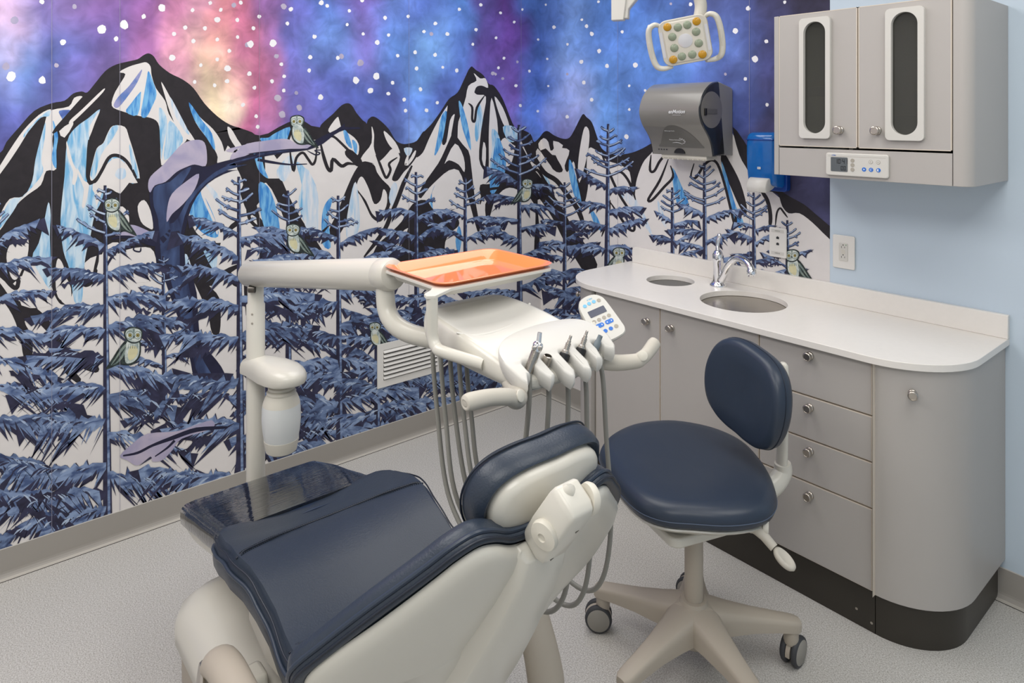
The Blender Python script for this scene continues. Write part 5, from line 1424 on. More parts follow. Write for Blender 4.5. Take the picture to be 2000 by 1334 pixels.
# x, y near, y far, z bottom, z top side, z top middle, roundness
secs = [(1.535, -1.700, -1.640, 1.085, 1.110, 1.112), (1.541, -1.765, -1.620, 1.070, 1.120, 1.122), (1.556, -1.805, -1.598, 1.056, 1.130, 1.132), (1.59, -1.830, -1.582, 1.046, 1.136, 1.133), (1.64, -1.842, -1.574, 1.042, 1.132, 1.120), (1.70, -1.846, -1.570, 1.040, 1.128, 1.110), (1.76, -1.846, -1.568, 1.038, 1.118, 1.105), (1.82, -1.844, -1.568, 1.038, 1.108, 1.104), (1.87, -1.842, -1.570, 1.038, 1.098, 1.096), (1.92, -1.834, -1.576, 1.040, 1.080, 1.080), (1.945, -1.820, -1.590, 1.044, 1.066, 1.066)]
b = MB(); rings = []
for x, ya_, yb_, z0, z1, zm in secs:
    w2 = (yb_ - ya_) / 2; yc = (ya_ + yb_) / 2; h = z1 - z0; rg = []
    for t, zz in ((-1.0, z0 + h * .55), (-.985, z0 + h * .78), (-.95, z0 + h * .93), (-.88, z1), (-.72, z1 + (zm - z1) * .45), (-.45, zm + (z1 - zm) * .1), (0, zm), (.45, zm + (z1 - zm) * .1), (.72, z1 + (zm - z1) * .45), (.88, z1), (.95, z0 + h * .93), (.985, z0 + h * .78), (1.0, z0 + h * .55), (.97, z0 + h * .30), (.88, z0 + h * .12), (.70, z0), (.3, z0), (-.3, z0), (-.70, z0), (-.88, z0 + h * .12), (-.97, z0 + h * .30)):
        rg.append((x, yc + w2 * t, zz))
    rings.append(rg)
b.loft(rings, M['enamel'])
M['pad_white'] = mat('silicone_pad', hx(218, 215, 208), .5, var=.02)
nn = len(rings[0]); pm = b.slot(M['pad_white'])
for i in range(len(rings) - 1):
    for j in range(3, 9):
        if 3 <= i <= 7: b.m[i * nn + j] = pm
head = into(du, b.build('instrument_head', None, None, sub=1))
# ridge that splits the silicone pad
b = MB(); b.tube([(1.735, -1.838, 1.120), (1.755, -1.80, 1.111), (1.745, -1.72, 1.106), (1.715, -1.64, 1.108), (1.68, -1.58, 1.126)], [.003, .005, .0055, .005, .003], 10, flat=.6); into(head, b.build('pad_ridge', M['pad_white'], None))

# holder plate with five notches
ys = [-1.805, -1.756, -1.706, -1.658, -1.610]
rear = sm2([(1.950, -1.846), (1.910, -1.849), (1.872, -1.834), (1.838, -1.795), (1.814, -1.735), (1.805, -1.67), (1.812, -1.60), (1.838, -1.566), (1.880, -1.556), (1.920, -1.560)], 4, False)
frontp = []
edges = [-1.536] + [None] * 0
segs_ = []
yv = sorted(ys, reverse=True)
bounds = [-1.548] + [(yv[i] + yv[i + 1]) / 2 for i in range(4)] + [-1.872]
def xfront(y): return 1.980 - 2.6 * (y + 1.715) ** 2
frontp.append((1.945, -1.570)); frontp.append((1.955, -1.582))
for i, y in enumerate(yv):
    hn, hb = .0135, .0085
    for px_, py_ in (((xfront(y + .0175) - .002, y + .0185),) if i else ()) + ((xfront(y) - .010, y + .0125), (1.935, y + .0125)):
        frontp.append((px_, py_))
    for t in np.linspace(.5, 1.5, 9)[1:-1]:
        frontp.append((1.930 + .0125 * 1.0 * math.cos(PI * t), y + .0125 * math.sin(PI * t)))
    for px_, py_ in ((1.935, y - .0125), (xfront(y) - .010, y - .0125), (xfront(y - .0175) - .002, y - .0185)):
        frontp.append((px_, py_))
    if i < 4:
        m_ = (y + yv[i + 1]) / 2; frontp.append((xfront(m_) + .002, m_ + .003)); frontp.append((xfront(m_) + .002, m_ - .003))
frontp.append((1.966, -1.838))
outl = rear + frontp


def plate_z(x): return 1.122 - 1.75 * max(0, x - 1.83) ** 2 - .06 * max(0, x - 1.83)


def inset_loop(pts, d):
    out = []; n = len(pts)
    for i in range(n):
        a, c, e = Vector(pts[i - 1]), Vector(pts[i]), Vector(pts[(i + 1) % n])
        t = (e - a).normalized(); out.append((c.x + t.y * d, c.y - t.x * d))
    return out


area2 = sum(outl[i - 1][0] * outl[i][1] - outl[i][0] * outl[i - 1][1] for i in range(len(outl)))
sgn = -1 if area2 > 0 else 1
b = MB(); rings = []
for d, dz, sh_ in ((.0045, 0, 1.0), (.0016, -.0010, 1.0), (.0, -.0048, 1.0), (.0, -.014, 1.0), (.002, -.024, .99), (.006, -.034, .97)):
    q = inset_loop(outl, sgn * d)
    rings.append([(1.83 + (x - 1.83) * sh_, y, max(1.036, plate_z(x) + dz)) for x, y in q])
b.loft(rings, M['white_plastic'], cap=False)
# top skin
top = rings[0]; vs2 = [Vector((p[0], p[1], 0)) for p in top]
tm = bmesh.new(); tv = [tm.verts.new(p) for p in vs2]; te = [tm.edges.new((tv[i], tv[(i + 1) % len(tv)])) for i in range(len(tv))]
bmesh.ops.triangle_fill(tm, use_beauty=True, edges=te)
for cut in np.arange(1.845, 1.985, .01): bmesh.ops.bisect_plane(tm, geom=tm.verts[:] + tm.edges[:] + tm.faces[:], plane_co=(cut, 0, 0), plane_no=(1, 0, 0))
tm.verts.index_update()
b.add([(v.co.x, v.co.y, plate_z(v.co.x)) for v in tm.verts], [tuple(v.index for v in f.verts) for f in tm.faces], M['white_plastic']); tm.free()
hp_ = b.build('holder_plate', None, None, angle=50)
bm = bmesh.new(); bm.from_mesh(hp_.data); bmesh.ops.remove_doubles(bm, verts=bm.verts, dist=.0002); bmesh.ops.recalc_face_normals(bm, faces=bm.faces); bm.to_mesh(hp_.data); bm.free()
into(du, hp_)

# instruments (each lifts out of its holder, so each is a thing of its own)
up1 = Vector((.36, .20, .80)).normalized()
def inst_base(i, z=1.088): return Vector((1.925, ys[i], z))
p0 = inst_base(0, 1.075); q0 = p0 + up1 * .115
hp1 = empty('handpiece', p0, 'chrome dental handpiece with an angled head in the leftmost holder of the delivery unit', 'handpiece')
dirA = Vector((.02, .42, .78)).normalized()
P1 = [p0 - dirA * .01, p0 + dirA * .012, p0 + dirA * .032, p0 + dirA * .048]
b = MB(); b.tube([tuple(p) for p in P1], [.0085, .0085, .0092, .0090], 20); into(hp1, b.build('handle', M['steel'], None))
hd = P1[-1]
b = MB(); b.tube([tuple(hd), tuple(hd + dirA * .012), tuple(hd + dirA * .018)], [.0092, .0112, .008], 20); h_ = into(hp1, b.build('head', M['chrome'], None))
b = MB(); b.tube([tuple(hd + dirA * .014), tuple(hd + dirA * .022 + Vector((0, .000, .016)))], [.0055, .0045], 14, smooth=1); into(hp1, b.build('nozzle', M['chrome'], None))
for s in (-1, 1):
    b = MB(); b.lathe([(0, 0), (.0048, 0), (.0048, .0035), (.003, .005), (0, .005)], (.75, -.60, .1), hd + dirA * .010 + Vector((.0065, -.0075, 0)) + Vector((.64, .76, 0)) * .0058 * s, 18); into(h_, b.build('button', M['nickel'], None))
p0 = inst_base(1, 1.082)
cp1 = empty('hose_coupler', p0, 'empty metal hose coupler in the second holder from the left of the delivery unit', 'hose coupler')
b = MB(); u = Vector((.25, .1, .9)).normalized()
b.lathe([(0, 0), (.0085, 0), (.0088, .022), (.0072, .023), (.0068, .010), (0, .010)], u, p0, 28); into(cp1, b.build('ring', M['nickel'], None, angle=50))
b = MB(); b.lathe([(0, .010), (.0022, .010), (.0022, .018), (0, .018)], u, p0 + Vector((.001, .001, 0)), 10); into(cp1, b.build('pin', M['dark_metal'], None))
for i, lab in ((2, 'slim stepped metal tip with a black collar in the middle instrument holder'), (3, 'slim stepped metal tip with a black collar, beside the grey rubber tip')):
    p0 = inst_base(i, 1.082); u = Vector((.0, .40, .80)).normalized()
    t = empty('swivel_coupler', p0, lab, 'coupler')
    b = MB(); b.lathe([(0, 0), (.0105, 0), (.0108, .013), (.0095, .0145), (0, .0145)], u, p0, 28); into(t, b.build('collar', M['black'], None, angle=40))
    pr_ = [(0, .0145), (.0080, .0145), (.0080, .019), (.0060, .021)]
    h = .021
    for k in range(4): pr_ += [(.0058, h), (.0058, h + .0022), (.0048, h + .0026), (.0048, h + .0036)]; h += .0038
    pr_ += [(.0040, h), (.0040, h + .005), (.0030, h + .006), (.0030, h + .014), (.0018, h + .016), (0, h + .016)]
    b = MB(); b.lathe(pr_, u, p0, 24); into(t, b.build('shaft', M['nickel'], None, angle=30))
p0 = inst_base(4, 1.085); u = Vector((.20, .30, .85)).normalized()
t = empty('hose_tip', p0, 'grey rubber hose tip in the rightmost holder of the delivery unit', 'hose tip')
b = MB(); b.lathe([(0, 0), (.0075, 0), (.0072, .016), (.0055, .018), (.0052, .030), (.0025, .030), (.0025, .022), (0, .022)], u, p0, 24); M['hose_tip'] = mat('blue_grey_rubber', hx(112, 122, 128), .5, var=.03); into(t, b.build('body', M['hose_tip'], None, angle=40))

# control pad
cc = Vector((1.832, -1.492, 1.110))
nz = Vector((.55, -.42, .72)).normalized()
xa_ = Vector((.18, .98, .10)); X = frame(cc, xa_ - nz * xa_.dot(nz), nz.cross(xa_))
b = MB(); out = [(-.021, .070), (0.0, .074), (.020, .070), (.033, .058), (.039, .038), (.043, -.035), (.042, -.055), (.033, -.067), (.012, -.071), (-.012, -.071), (-.033, -.067), (-.042, -.055), (-.043, -.035), (-.039, .038), (-.033, .058)]
out = sm2([(p[0] * .92, p[1] * .86) for p in out], 3)
b.loft([[tuple(X @ Vector((x * s, y * s, z))) for x, y in out] for s, z in ((.80, -.030), (.93, -.022), (1.0, -.008), (1.0, -.003), (.965, 0))])
tp = into(du, b.build('control_pad', M['white_plastic'], None, angle=50))
k = .86
def pf(pts, z0, z1, m, name, parent=None): return flat([(x * .92, y * k) for x, y in pts], z0, z1, M[m], X, name, parent or tp)
pf(rrect(-.024, .024, .008, .028, .0015), 0, .0008, 'lcd_dark', 'display')
for i, (x, mm) in enumerate(((-.021, 'light_blue_print'), (-.007, 'light_blue_print'), (.007, 'light_blue_print'), (.021, 'grey_print'))): pf(circ(x, .047 + .002 * (1.5 - abs(i - 1.5)), .0052, 18), 0, .0009, mm, 'button')
for x in (-.022, -.0075, .0075, .022): pf(circ(x, -.005, .0052, 18), 0, .0009, 'grey_print', 'button')
for x in (-.014, .014):
    bt = pf(rrect(x - .0115, x + .0115, -.027, -.015, .005), 0, .0009, 'blue_print', 'rocker_button')
    for s in (-1, 1): pf([(x + s * .0085, -.021), (x + s * .005, -.0185), (x + s * .005, -.0235)], .0009, .0011, 'white_print', 'arrow_mark', bt)
for x, mm in ((-.024, 'blue_print'), (-.009, 'blue_print'), (.007, 'blue_print'), (.023, 'grey_print')): pf(circ(x, -.041, .0055, 18), 0, .0009, mm, 'button')
into(tp, text_mesh('brand_print', 'a\u2019dec', .007, M['light_blue_print'], None, X @ Matrix.Translation((0, .0525, .0003)), .0002, shear=.2))
b = MB(); b.tube([(1.79, -1.60, 1.075), (1.81, -1.545, 1.078), (1.825, -1.505, 1.088)], .016, 16); into(du, b.build('pad_mount', M['enamel'], None))

# handles
def grip(pts, rad, btn, name='handle'):
    b = MB(); b.tube(pts, rad, 22, smooth=8); h = into(du, b.build(name, M['handle_rubber'], None, angle=60))
    b = MB(); b.lathe([(0, 0), (.011, 0), (.011, .002), (.008, .0035), (0, .004)], btn[1], btn[0], 24); into(h, b.build('button', M['warm_plastic'], None))
    return h
grip([(1.885, -1.815, 1.056), (1.940, -1.840, 1.050), (1.978, -1.878, 1.062), (1.988, -1.905, 1.078), (1.986, -1.945, 1.087), (1.984, -1.985, 1.090), (1.984, -1.997, 1.0905), (1.984, -1.999, 1.0905)], [.018, .0175, .016, .0150, .0148, .0155, .0130, .005], ((1.998, -1.885, 1.078), (.9, .25, .3)))
grip([(1.87, -1.600, 1.055), (1.920, -1.560, 1.043), (1.955, -1.518, 1.045), (1.962, -1.502, 1.050), (1.962, -1.482, 1.057), (1.960, -1.458, 1.070), (1.960, -1.450, 1.075), (1.960, -1.448, 1.076)], [.018, .0175, .016, .0150, .0142, .0150, .0130, .005], ((1.972, -1.510, 1.060), (.62, -.70, .45)))

# tray, its holder and post
b = MB(); b.tube([(1.712, -1.885, 1.201), (1.712, -1.885, 1.14), (1.715, -1.885, 1.112), (1.728, -1.884, 1.096), (1.75, -1.88, 1.091), (1.83, -1.838, 1.078)], .0125, 20)
tpst = into(du, b.build('tray_post', M['enamel'], None))
tx0, tx1, ty0, ty1 = 1.430, 1.690, -1.846, -1.500
def tr(x0, x1, y0, y1, z, r): return [(a, c, z) for a, c in rrect(x0, x1, y0, y1, r, 8)]
b = MB()
hold = [(1.445, -1.852), (1.660, -1.858), (1.685, -1.890), (1.700, -1.902), (1.722, -1.902), (1.726, -1.880), (1.706, -1.855), (1.700, -1.512), (1.690, -1.502), (1.440, -1.505), (1.434, -1.512), (1.436, -1.842)]
inner = rrect(tx0 + .0135, tx1 - .0135, ty0 + .0135, ty1 - .0135, .034, 8)
outer = [(tx0 + .002, ty0 + .020), (tx0 + .018, ty0 + .001), (tx1 - .034, ty0 - .001), (tx1 - .012, ty0 - .020), (tx1 + .008, ty0 - .050), (tx1 + .026, ty0 - .056), (tx1 + .036, ty0 - .040), (tx1 + .018, ty0 - .004), (tx1 + .004, ty0 + .024), (tx1 + .001, ty1 - .020), (tx1 - .018, ty1 - .001), (tx0 + .018, ty1 - .001), (tx0 + .002, ty1 - .020)]
bm = bmesh.new(); ed = []
for lp in (outer, inner):
    vs = [bm.verts.new((p[0], p[1], 1.2050)) for p in lp]
    for i in range(len(vs)): ed.append(bm.edges.new((vs[i], vs[(i + 1) % len(vs)])))
bmesh.ops.triangle_fill(bm, use_beauty=True, edges=ed)
rr = bmesh.ops.extrude_face_region(bm, geom=bm.faces[:]); bmesh.ops.translate(bm, verts=[g for g in rr['geom'] if isinstance(g, bmesh.types.BMVert)], vec=(0, 0, -.0075)); bmesh.ops.recalc_face_normals(bm, faces=bm.faces)
into(tpst, bm_obj('tray_holder', bm, M['tray_metal'], None, True, 30, .0015))
b = MB(); b.loft([[(x, y, z) for x, y in rrect(tx0 + q, tx1 - q, ty0 + q, ty1 - q, .03, 8)] for q, z in ((.022, 1.1825), (.018, 1.1835), (.010, 1.198), (.0125, 1.198), (.021, 1.1865), (.025, 1.1862))]); into(tpst, b.build('bounce_pan', M['tray_metal'], None, angle=50))  # added white pan; keeps the tray's orange bounce off the instrument head
tray = empty('instrument_tray', ((tx0 + tx1) / 2, (ty0 + ty1) / 2, 1.1885), 'glossy orange plastic instrument tray resting on the delivery unit', 'tray')
b = MB()
b.loft([tr(tx0 + .026, tx1 - .026, ty0 + .026, ty1 - .026, 1.1885, .03), tr(tx0 + .021, tx1 - .021, ty0 + .021, ty1 - .021, 1.1905, .032), tr(tx0 + .006, tx1 - .006, ty0 + .006, ty1 - .006, 1.2115, .036), tr(tx0 - .001, tx1 + .001, ty0 - .001, ty1 + .001, 1.2130, .038), tr(tx0 - .003, tx1 + .003, ty0 - .003, ty1 + .003, 1.2155, .038), tr(tx0 + .001, tx1 - .001, ty0 + .001, ty1 - .001, 1.2170, .036), tr(tx0 + .007, tx1 - .007, ty0 + .007, ty1 - .007, 1.2145, .034), tr(tx0 + .022, tx1 - .022, ty0 + .022, ty1 - .022, 1.1940, .030), tr(tx0 + .027, tx1 - .027, ty0 + .027, ty1 - .027, 1.1915, .024), tr(tx0 + .030, tx1 - .030, ty0 + .030, ty1 - .030, 1.1912, .022)])
into(tray, b.build('body', M['orange'], None, angle=50))

# hanging hoses: front of the head, down, back up to its underside
r_ = random.Random(3)
ends = [(1.60, -1.83), (1.625, -1.80), (1.64, -1.835), (1.66, -1.80), (1.645, -1.77)]
for i, y in enumerate(ys):
    ex, ey = ends[i]; low = [.60, .58, .545, .53, .535][i]
    f0 = Vector((1.932, y, 1.080)); e_ = Vector((ex + .03, ey, 1.05))
    mx_ = (f0 + e_) / 2
    P = [f0, Vector((1.940, y + .004 * (i - 2), 1.02)), Vector((1.938, y + .010 * (i - 2), .90)), Vector((1.945, y + .014 * (i - 2), .72)), Vector((1.925 - .0 * i, y + .012 * (i - 2) + .0, low + .05)), Vector((1.87, y * .6 + ey * .4 + .02 * i, low)), Vector((1.79, y * .3 + ey * .7 + .02 * i, low + .06)), Vector((ex + .10, ey + .01 * r_.uniform(-1, 1), .76)), Vector((ex + .05, ey, .92)), e_]
    b = MB(); b.tube([tuple(p) for p in P], .0052, 12, smooth=8); into(du, b.build('hose', M['hose'], None))
# ------------------------------------------------------------------ dental chair
YC = -1.925
dc = empty('dental_chair', (1.5, YC, 0), 'reclined navy leather dental chair with an ivory shell and headrest, foot end under clear plastic', 'dental chair')


def seat_z(x):
    """height of the patient surface on the centre line"""
    K = [(.70, .415), (.80, .452), (.95, .490), (1.12, .528), (1.22, .556), (1.32, .578), (1.42, .568), (1.52, .535), (1.62, .512), (1.74, .505), (1.84, .53)]
    for i in range(len(K) - 1):
        if x <= K[i + 1][0]:
            t = (x - K[i][0]) / (K[i + 1][0] - K[i][0]); t = t * t * (3 - 2 * t) * .35 + t * .65
            return K[i][1] + (K[i + 1][1] - K[i][1]) * t
    return K[-1][1]


def cushion(name, xs, hw, th, m, parent, dish=0.0, zoff=0.0, **k):
    """upholstered slab: xs list; hw(x) half width; th(x) thickness"""
    b = MB(); rings = []
    prof = [(-1.0, .52), (-.995, .72), (-.975, .88), (-.93, .97), (-.85, 1.0), (-.6, 1.0), (-.3, 1.0), (0, 1.0), (.3, 1.0), (.6, 1.0), (.85, 1.0), (.93, .97), (.975, .88), (.995, .72), (1.0, .52), (.99, .25), (.95, .08), (.88, 0), (.4, 0), (0, 0), (-.4, 0), (-.88, 0), (-.95, .08), (-.99, .25)]
    for x, sc in xs:
        w_ = hw(x) * (.8 + .2 * sc) if sc < 1 else hw(x); t_ = th(x); z1 = seat_z(x) + zoff
        mid = z1 - t_ / 2
        rg = []
        for u, v in prof:
            z = z1 - t_ + t_ * v
            if v > .9: z += dish * (abs(u) ** 2 - .5)
            z = mid + (z - mid) * sc
            rg.append((x, YC + w_ * u, z))
        rings.append(rg)
    b.loft(rings, m)
    return into(parent, b.build(name, None, None, **k))


def lerpf(K):
    def f(x):
        if x <= K[0][0]: return K[0][1]
        for i in range(len(K) - 1):
            if x <= K[i + 1][0]:
                t = (x - K[i][0]) / (K[i + 1][0] - K[i][0]); t = t * t * (3 - 2 * t)
                return K[i][1] + (K[i + 1][1] - K[i][1]) * t
        return K[-1][1]
    return f


hw_foot = lerpf([(.705, .15), (.725, .184), (.77, .208), (.9, .214), (1.1, .216), (1.2, .216)])
M['navy_foot'] = mat('navy_vinyl_foot', hx(40, 52, 72), 0.3, bump=.1, bscale=60, var=.05, vscale=20)
foot = cushion('foot_cushion', [(.704, .35), (.710, .6), (.722, .82), (.742, .95), (.775, 1), (.85, 1), (.92, 1), (1.0, 1), (1.08, 1), (1.15, 1), (1.22, 1)], hw_foot, lambda x: .062, M['navy_foot'], dc, zoff=-.004, angle=60)
# clear ribbed plastic sleeve over the foot end
M['film'] = mat('clear_plastic_film', (1, 1, 1), 0.02, trans=1.0, ior=2.3, var=.01)
nt = M['film'].node_tree; p = nt.nodes['Principled BSDF']
tc = nt.nodes.new('ShaderNodeTexCoord'); mp = nt.nodes.new('ShaderNodeMapping'); mp.inputs['Scale'].default_value = (90, 9, 9)
nz_ = nt.nodes.new('ShaderNodeTexNoise'); nz_.inputs['Scale'].default_value = 1.0; nz_.inputs['Detail'].default_value = 3
bp_ = nt.nodes.new('ShaderNodeBump'); bp_.inputs['Strength'].default_value = .35; bp_.inputs['Distance'].default_value = .004
nt.links.new(tc.outputs['Object'], mp.inputs[0]); nt.links.new(mp.outputs[0], nz_.inputs[0]); nt.links.new(nz_.outputs[0], bp_.inputs['Height']); nt.links.new(bp_.outputs[0], p.inputs['Normal'])
for nd in nt.nodes:
    if nd.type == 'MIX': nt.nodes.remove(nd); break
p.inputs['Base Color'].default_value = (1, 1, 1, 1); p.inputs['Specular IOR Level'].default_value = 1.0
film = cushion('plastic_sleeve', [(.696, .35), (.702, .62), (.714, .86), (.734, 1), (.77, 1.05), (.85, 1.07), (.92, 1.07), (1.0, 1.07), (1.08, 1.07), (1.155, 1.07)], lambda x: hw_foot(x) + .006, lambda x: .070, M['film'], dc, zoff=.002, angle=60)
# ivory pan under the foot section
hwp = lambda x: hw_foot(x) - .012
b = MB(); rings = []
for x in (.755, .78, .85, .95, 1.05, 1.15, 1.25):
    z1 = seat_z(x) - .068; h = .045 * min(1, (x - .73) / .08)
    rings.append([(x, YC + hwp(x) * u, z1 - h * v) for u, v in ((-1, 0), (-1, .4), (-.93, .85), (-.8, 1), (.8, 1), (.93, .85), (1, .4), (1, 0))])
b.loft(rings, M['enamel']); into(dc, b.build('foot_pan', None, None, bevel=.004))

# seat cushion
hw_seat = lerpf([(1.135, .205), (1.16, .235), (1.20, .252), (1.27, .262), (1.34, .262), (1.44, .244), (1.52, .238), (1.62, .246), (1.75, .240)])
seat = cushion('seat_cushion', [(1.130, .3), (1.134, .6), (1.142, .85), (1.155, .96), (1.175, 1), (1.20, 1), (1.235, 1), (1.27, 1), (1.31, 1), (1.35, 1), (1.40, 1), (1.46, 1), (1.52, 1), (1.58, 1), (1.64, 1), (1.69, 1), (1.73, .97), (1.75, .9)], hw_seat, lambda x: .085 if x > 1.2 else .06 + .025 * max(0, (x - 1.13) / .07), M['navy'], dc, dish=.030, zoff=.010, angle=60)


def on_seat(x, u, off=.001): return (x, YC + hw_seat(x) * u, seat_z(x) + .010 + .030 * (abs(u) ** 2 - .5) * (1 if abs(u) < .93 else .8) + off - (0 if abs(u) < .88 else .004 * (abs(u) - .88) / .05))


def stitch_line(name, fn, n, parent, off=.0014, gap=.5):
    """a double row of short thread stitches"""
    b = MB()
    P = [Vector(fn(i / n)) for i in range(n + 1)]
    for i in range(n):
        a, c = P[i], P[i].lerp(P[i + 1], gap)
        b.tube([tuple(a), tuple(c)], .0014, 5, smooth=1)
    return into(parent, b.build(name, M['stitch'], None))


for nm, xa0, bow in (('knee_seam', 1.335, .055), ('rear_seam', 1.60, .03)):
    for dx in (-.004, .004):
        stitch_line(nm, lambda t, dx=dx: on_seat(xa0 + dx - bow * (1 - (2 * t - 1) ** 2) + .02, -.93 + 1.86 * t), 90, seat)
    b = MB(); P = [on_seat(xa0 - bow * (1 - (2 * t - 1) ** 2) + .02, -.95 + 1.9 * t, .0002) for t in np.linspace(0, 1, 24)]
    b.tube(P, .0022, 8, smooth=2); into(seat, b.build('seam', M['navy_dark'], None))
for s in (-1, 1):
    b = MB(); P = [(x, YC + s * (hw_seat(x) + .0005), seat_z(x) - .012) for x in np.linspace(1.175, 1.73, 20)]
    b.tube(P, .0042, 10, smooth=2); into(seat, b.build('piping', M['navy_smooth'], None))
    b = MB(); P = [(x, YC + s * (hw_seat(x) - .004), seat_z(x) + .010) for x in np.linspace(1.175, 1.73, 20)]
    b.tube(P, .0020, 8, smooth=2); into(seat, b.build('piping', M['navy_dark'], None))

# seat frame
b = MB(); b.loft([[(x, YC + w_ * u, z) for u, z in ((-1, .46), (-1, .40), (-.9, .36), (.9, .36), (1, .40), (1, .46))] for x, w_ in ((1.22, .15), (1.30, .20), (1.45, .215), (1.60, .20), (1.72, .14))]); into(dc, b.build('seat_frame', M['shell'], None, bevel=.01))

# base block and skirt
b = MB(); base = rrect(.905, 1.62, YC - .285, YC + .245, .10, 10)
cx0, cy0 = 1.2625, YC - .02
def ringb(s, z, dx=0): return [(cx0 + (x - cx0) * (1 - s / .3575) + dx, cy0 + (y - cy0) * (1 - s / .27), z) for x, y in base]
b.loft([ringb(.012, .195), ringb(0, .205), ringb(0, .245), ringb(.010, .275), ringb(.035, .300), ringb(.07, .312), ringb(.14, .318)]); bs = into(dc, b.build('base_cover', M['enamel'], None, angle=50))
b = MB(); b.loft([ringb(.03, 0), ringb(.03, .004), ringb(.016, .020), ringb(.014, .194)]); into(dc, b.build('base_skirt', M['taupe'], None, angle=50))
b = MB(); b.loft([[(x, YC + w_ * u, z) for u in (-1, 1)] + [(x + .12, YC + w_ * u, z) for u in (1, -1)] for z, w_, x in ((.30, .12, 1.42), (.37, .12, 1.45))]); into(dc, b.build('lift_column', M['grey_plastic'], None, bevel=.01))

# armrests
for s, P, R_ in ((-1, [(1.400, YC - .300, .30), (1.395, YC - .303, .37), (1.42, YC - .306, .425), (1.49, YC - .310, .450), (1.59, YC - .314, .460), (1.72, YC - .318, .465), (1.82, YC - .318, .465)], [.026, .032, .036, .036, .034, .032, .022]),
              (1, [(1.56, YC + .300, .50), (1.62, YC + .312, .50), (1.68, YC + .322, .45), (1.725, YC + .326, .36), (1.755, YC + .328, .27), (1.765, YC + .328, .19), (1.766, YC + .328, .165), (1.766, YC + .328, .155)], [.026, .034, .040, .044, .048, .048, .036, .015])):
    b = MB(); b.tube(P, R_, 20, smooth=8, flat=.8); ar = into(dc, b.build('armrest', M['taupe'], None))
    if s < 0:
        b = MB(); b.lathe([(0, 0), (.044, 0), (.046, .004), (.042, .009), (.020, .012), (0, .013)], (-.25, -1, .1), (1.400, YC - .332, .375), 32); into(ar, b.build('pivot_cap', M['nickel'], None))
        b = MB(); b.box(1.37, 1.43, YC - .300, YC - .20, .315, .355); into(dc, b.build('armrest_mount', M['enamel'], None, bevel=.012))
    else:
        b = MB(); b.box(1.60, 1.68, YC + .20, YC + .30, .42, .50); into(dc, b.build('armrest_mount', M['enamel'], None, bevel=.012))

# backrest
ANG = math.radians(60.4); T_ = Vector((math.cos(ANG), 0, math.sin(ANG))); NF = Vector((-T_.z, 0, T_.x))
P0 = Vector((2.099, -1.938, .862)); KW = .43


def bmap(a, bb, d):
    kk = KW
    return P0 + T_ * bb + Vector((0, a, 0)) + NF * (kk * a * a + d)


half = [(0, .034), (.035, .036), (.064, .044), (.100, .066), (.132, .073), (.163, .055), (.190, .026), (.257, -.048), (.308, -.105), (.336, -.155), (.330, -.195), (.300, -.213), (.240, -.220), (.195, -.240), (.160, -.30), (.150, -.36), (.135, -.41), (.10, -.44), (.05, -.45)]
def mirror(h, n=4):
    q = h + [(0, h[-1][1])] + [(-a, c) for a, c in h[::-1]][:-1]
    return sm2(q, n)
far_half = [(0, .034), (.035, .034), (.070, .040), (.100, .062), (.130, .077), (.165, .066), (.195, .022), (.222, -.020), (.240, -.060), (.248, -.120), (.250, -.19), (.252, -.27), (.250, -.36), (.240, -.44), (.20, -.49), (.10, -.50)]
shell = mirror(half)
sh = pillow('back_shell', shell, (0, -.20), [(.02, -.008), (.5, -.010), (.82, -.009), (.93, -.005), (.98, .001), (1.0, .008), (1.0, .013), (.96, .015), (.5, .016), (.02, .016)], bmap, M['enamel'], None, angle=60)
into(dc, sh)
pad_o = [(a * 1.045, c + .015 if c > -.1 else c) for a, c in half]
pad = mirror(pad_o)
pd = pillow('back_cushion', pad, (0, -.20), [(.02, .017), (.90, .017), (.955, .014), (.985, .010), (1.0, .012), (1.004, .024), (1.0, .038), (.985, .050), (.955, .056), (.88, .058), (.6, .050), (.02, .045)], bmap, M['navy'], None, angle=60)
into(dc, pd)
for s_, d_, rr_ in ((1.006, .026, .0042), (1.006, .014, .0022)):
    b = MB(); Pp = [tuple(bmap((a) * s_, -.20 + (c + .20) * s_, d_)) for a, c in pad]
    Pp.append(Pp[0]); b.tube(Pp, rr_, 8, smooth=1); into(pd, b.build('piping', M['navy_smooth'] if rr_ > .003 else M['navy_dark'], None))
# spine cover
b = MB()
sp_ = [(.040, .046, .000), (.030, .050, .018), (-.02, .056, .030), (-.10, .064, .034), (-.20, .076, .036), (-.30, .086, .034), (-.40, .090, .030), (-.50, .088, .022)]
rings = []
for bb, w_, d_ in sp_:
    rings.append([tuple(bmap(0, bb, 0) + Vector((0, a * w_, 0)) - NF * dd) for a, dd in ((-1.12, -.012), (-1.08, .002), (-1.0, d_ * .45), (-.90, d_ * .85), (-.76, d_), (0, d_ + .003), (.76, d_), (.90, d_ * .85), (1.0, d_ * .45), (1.08, .002), (1.12, -.012))])
b.loft(rings, M['enamel']); into(dc, b.build('spine_cover', None, None, bevel=.003, angle=60))

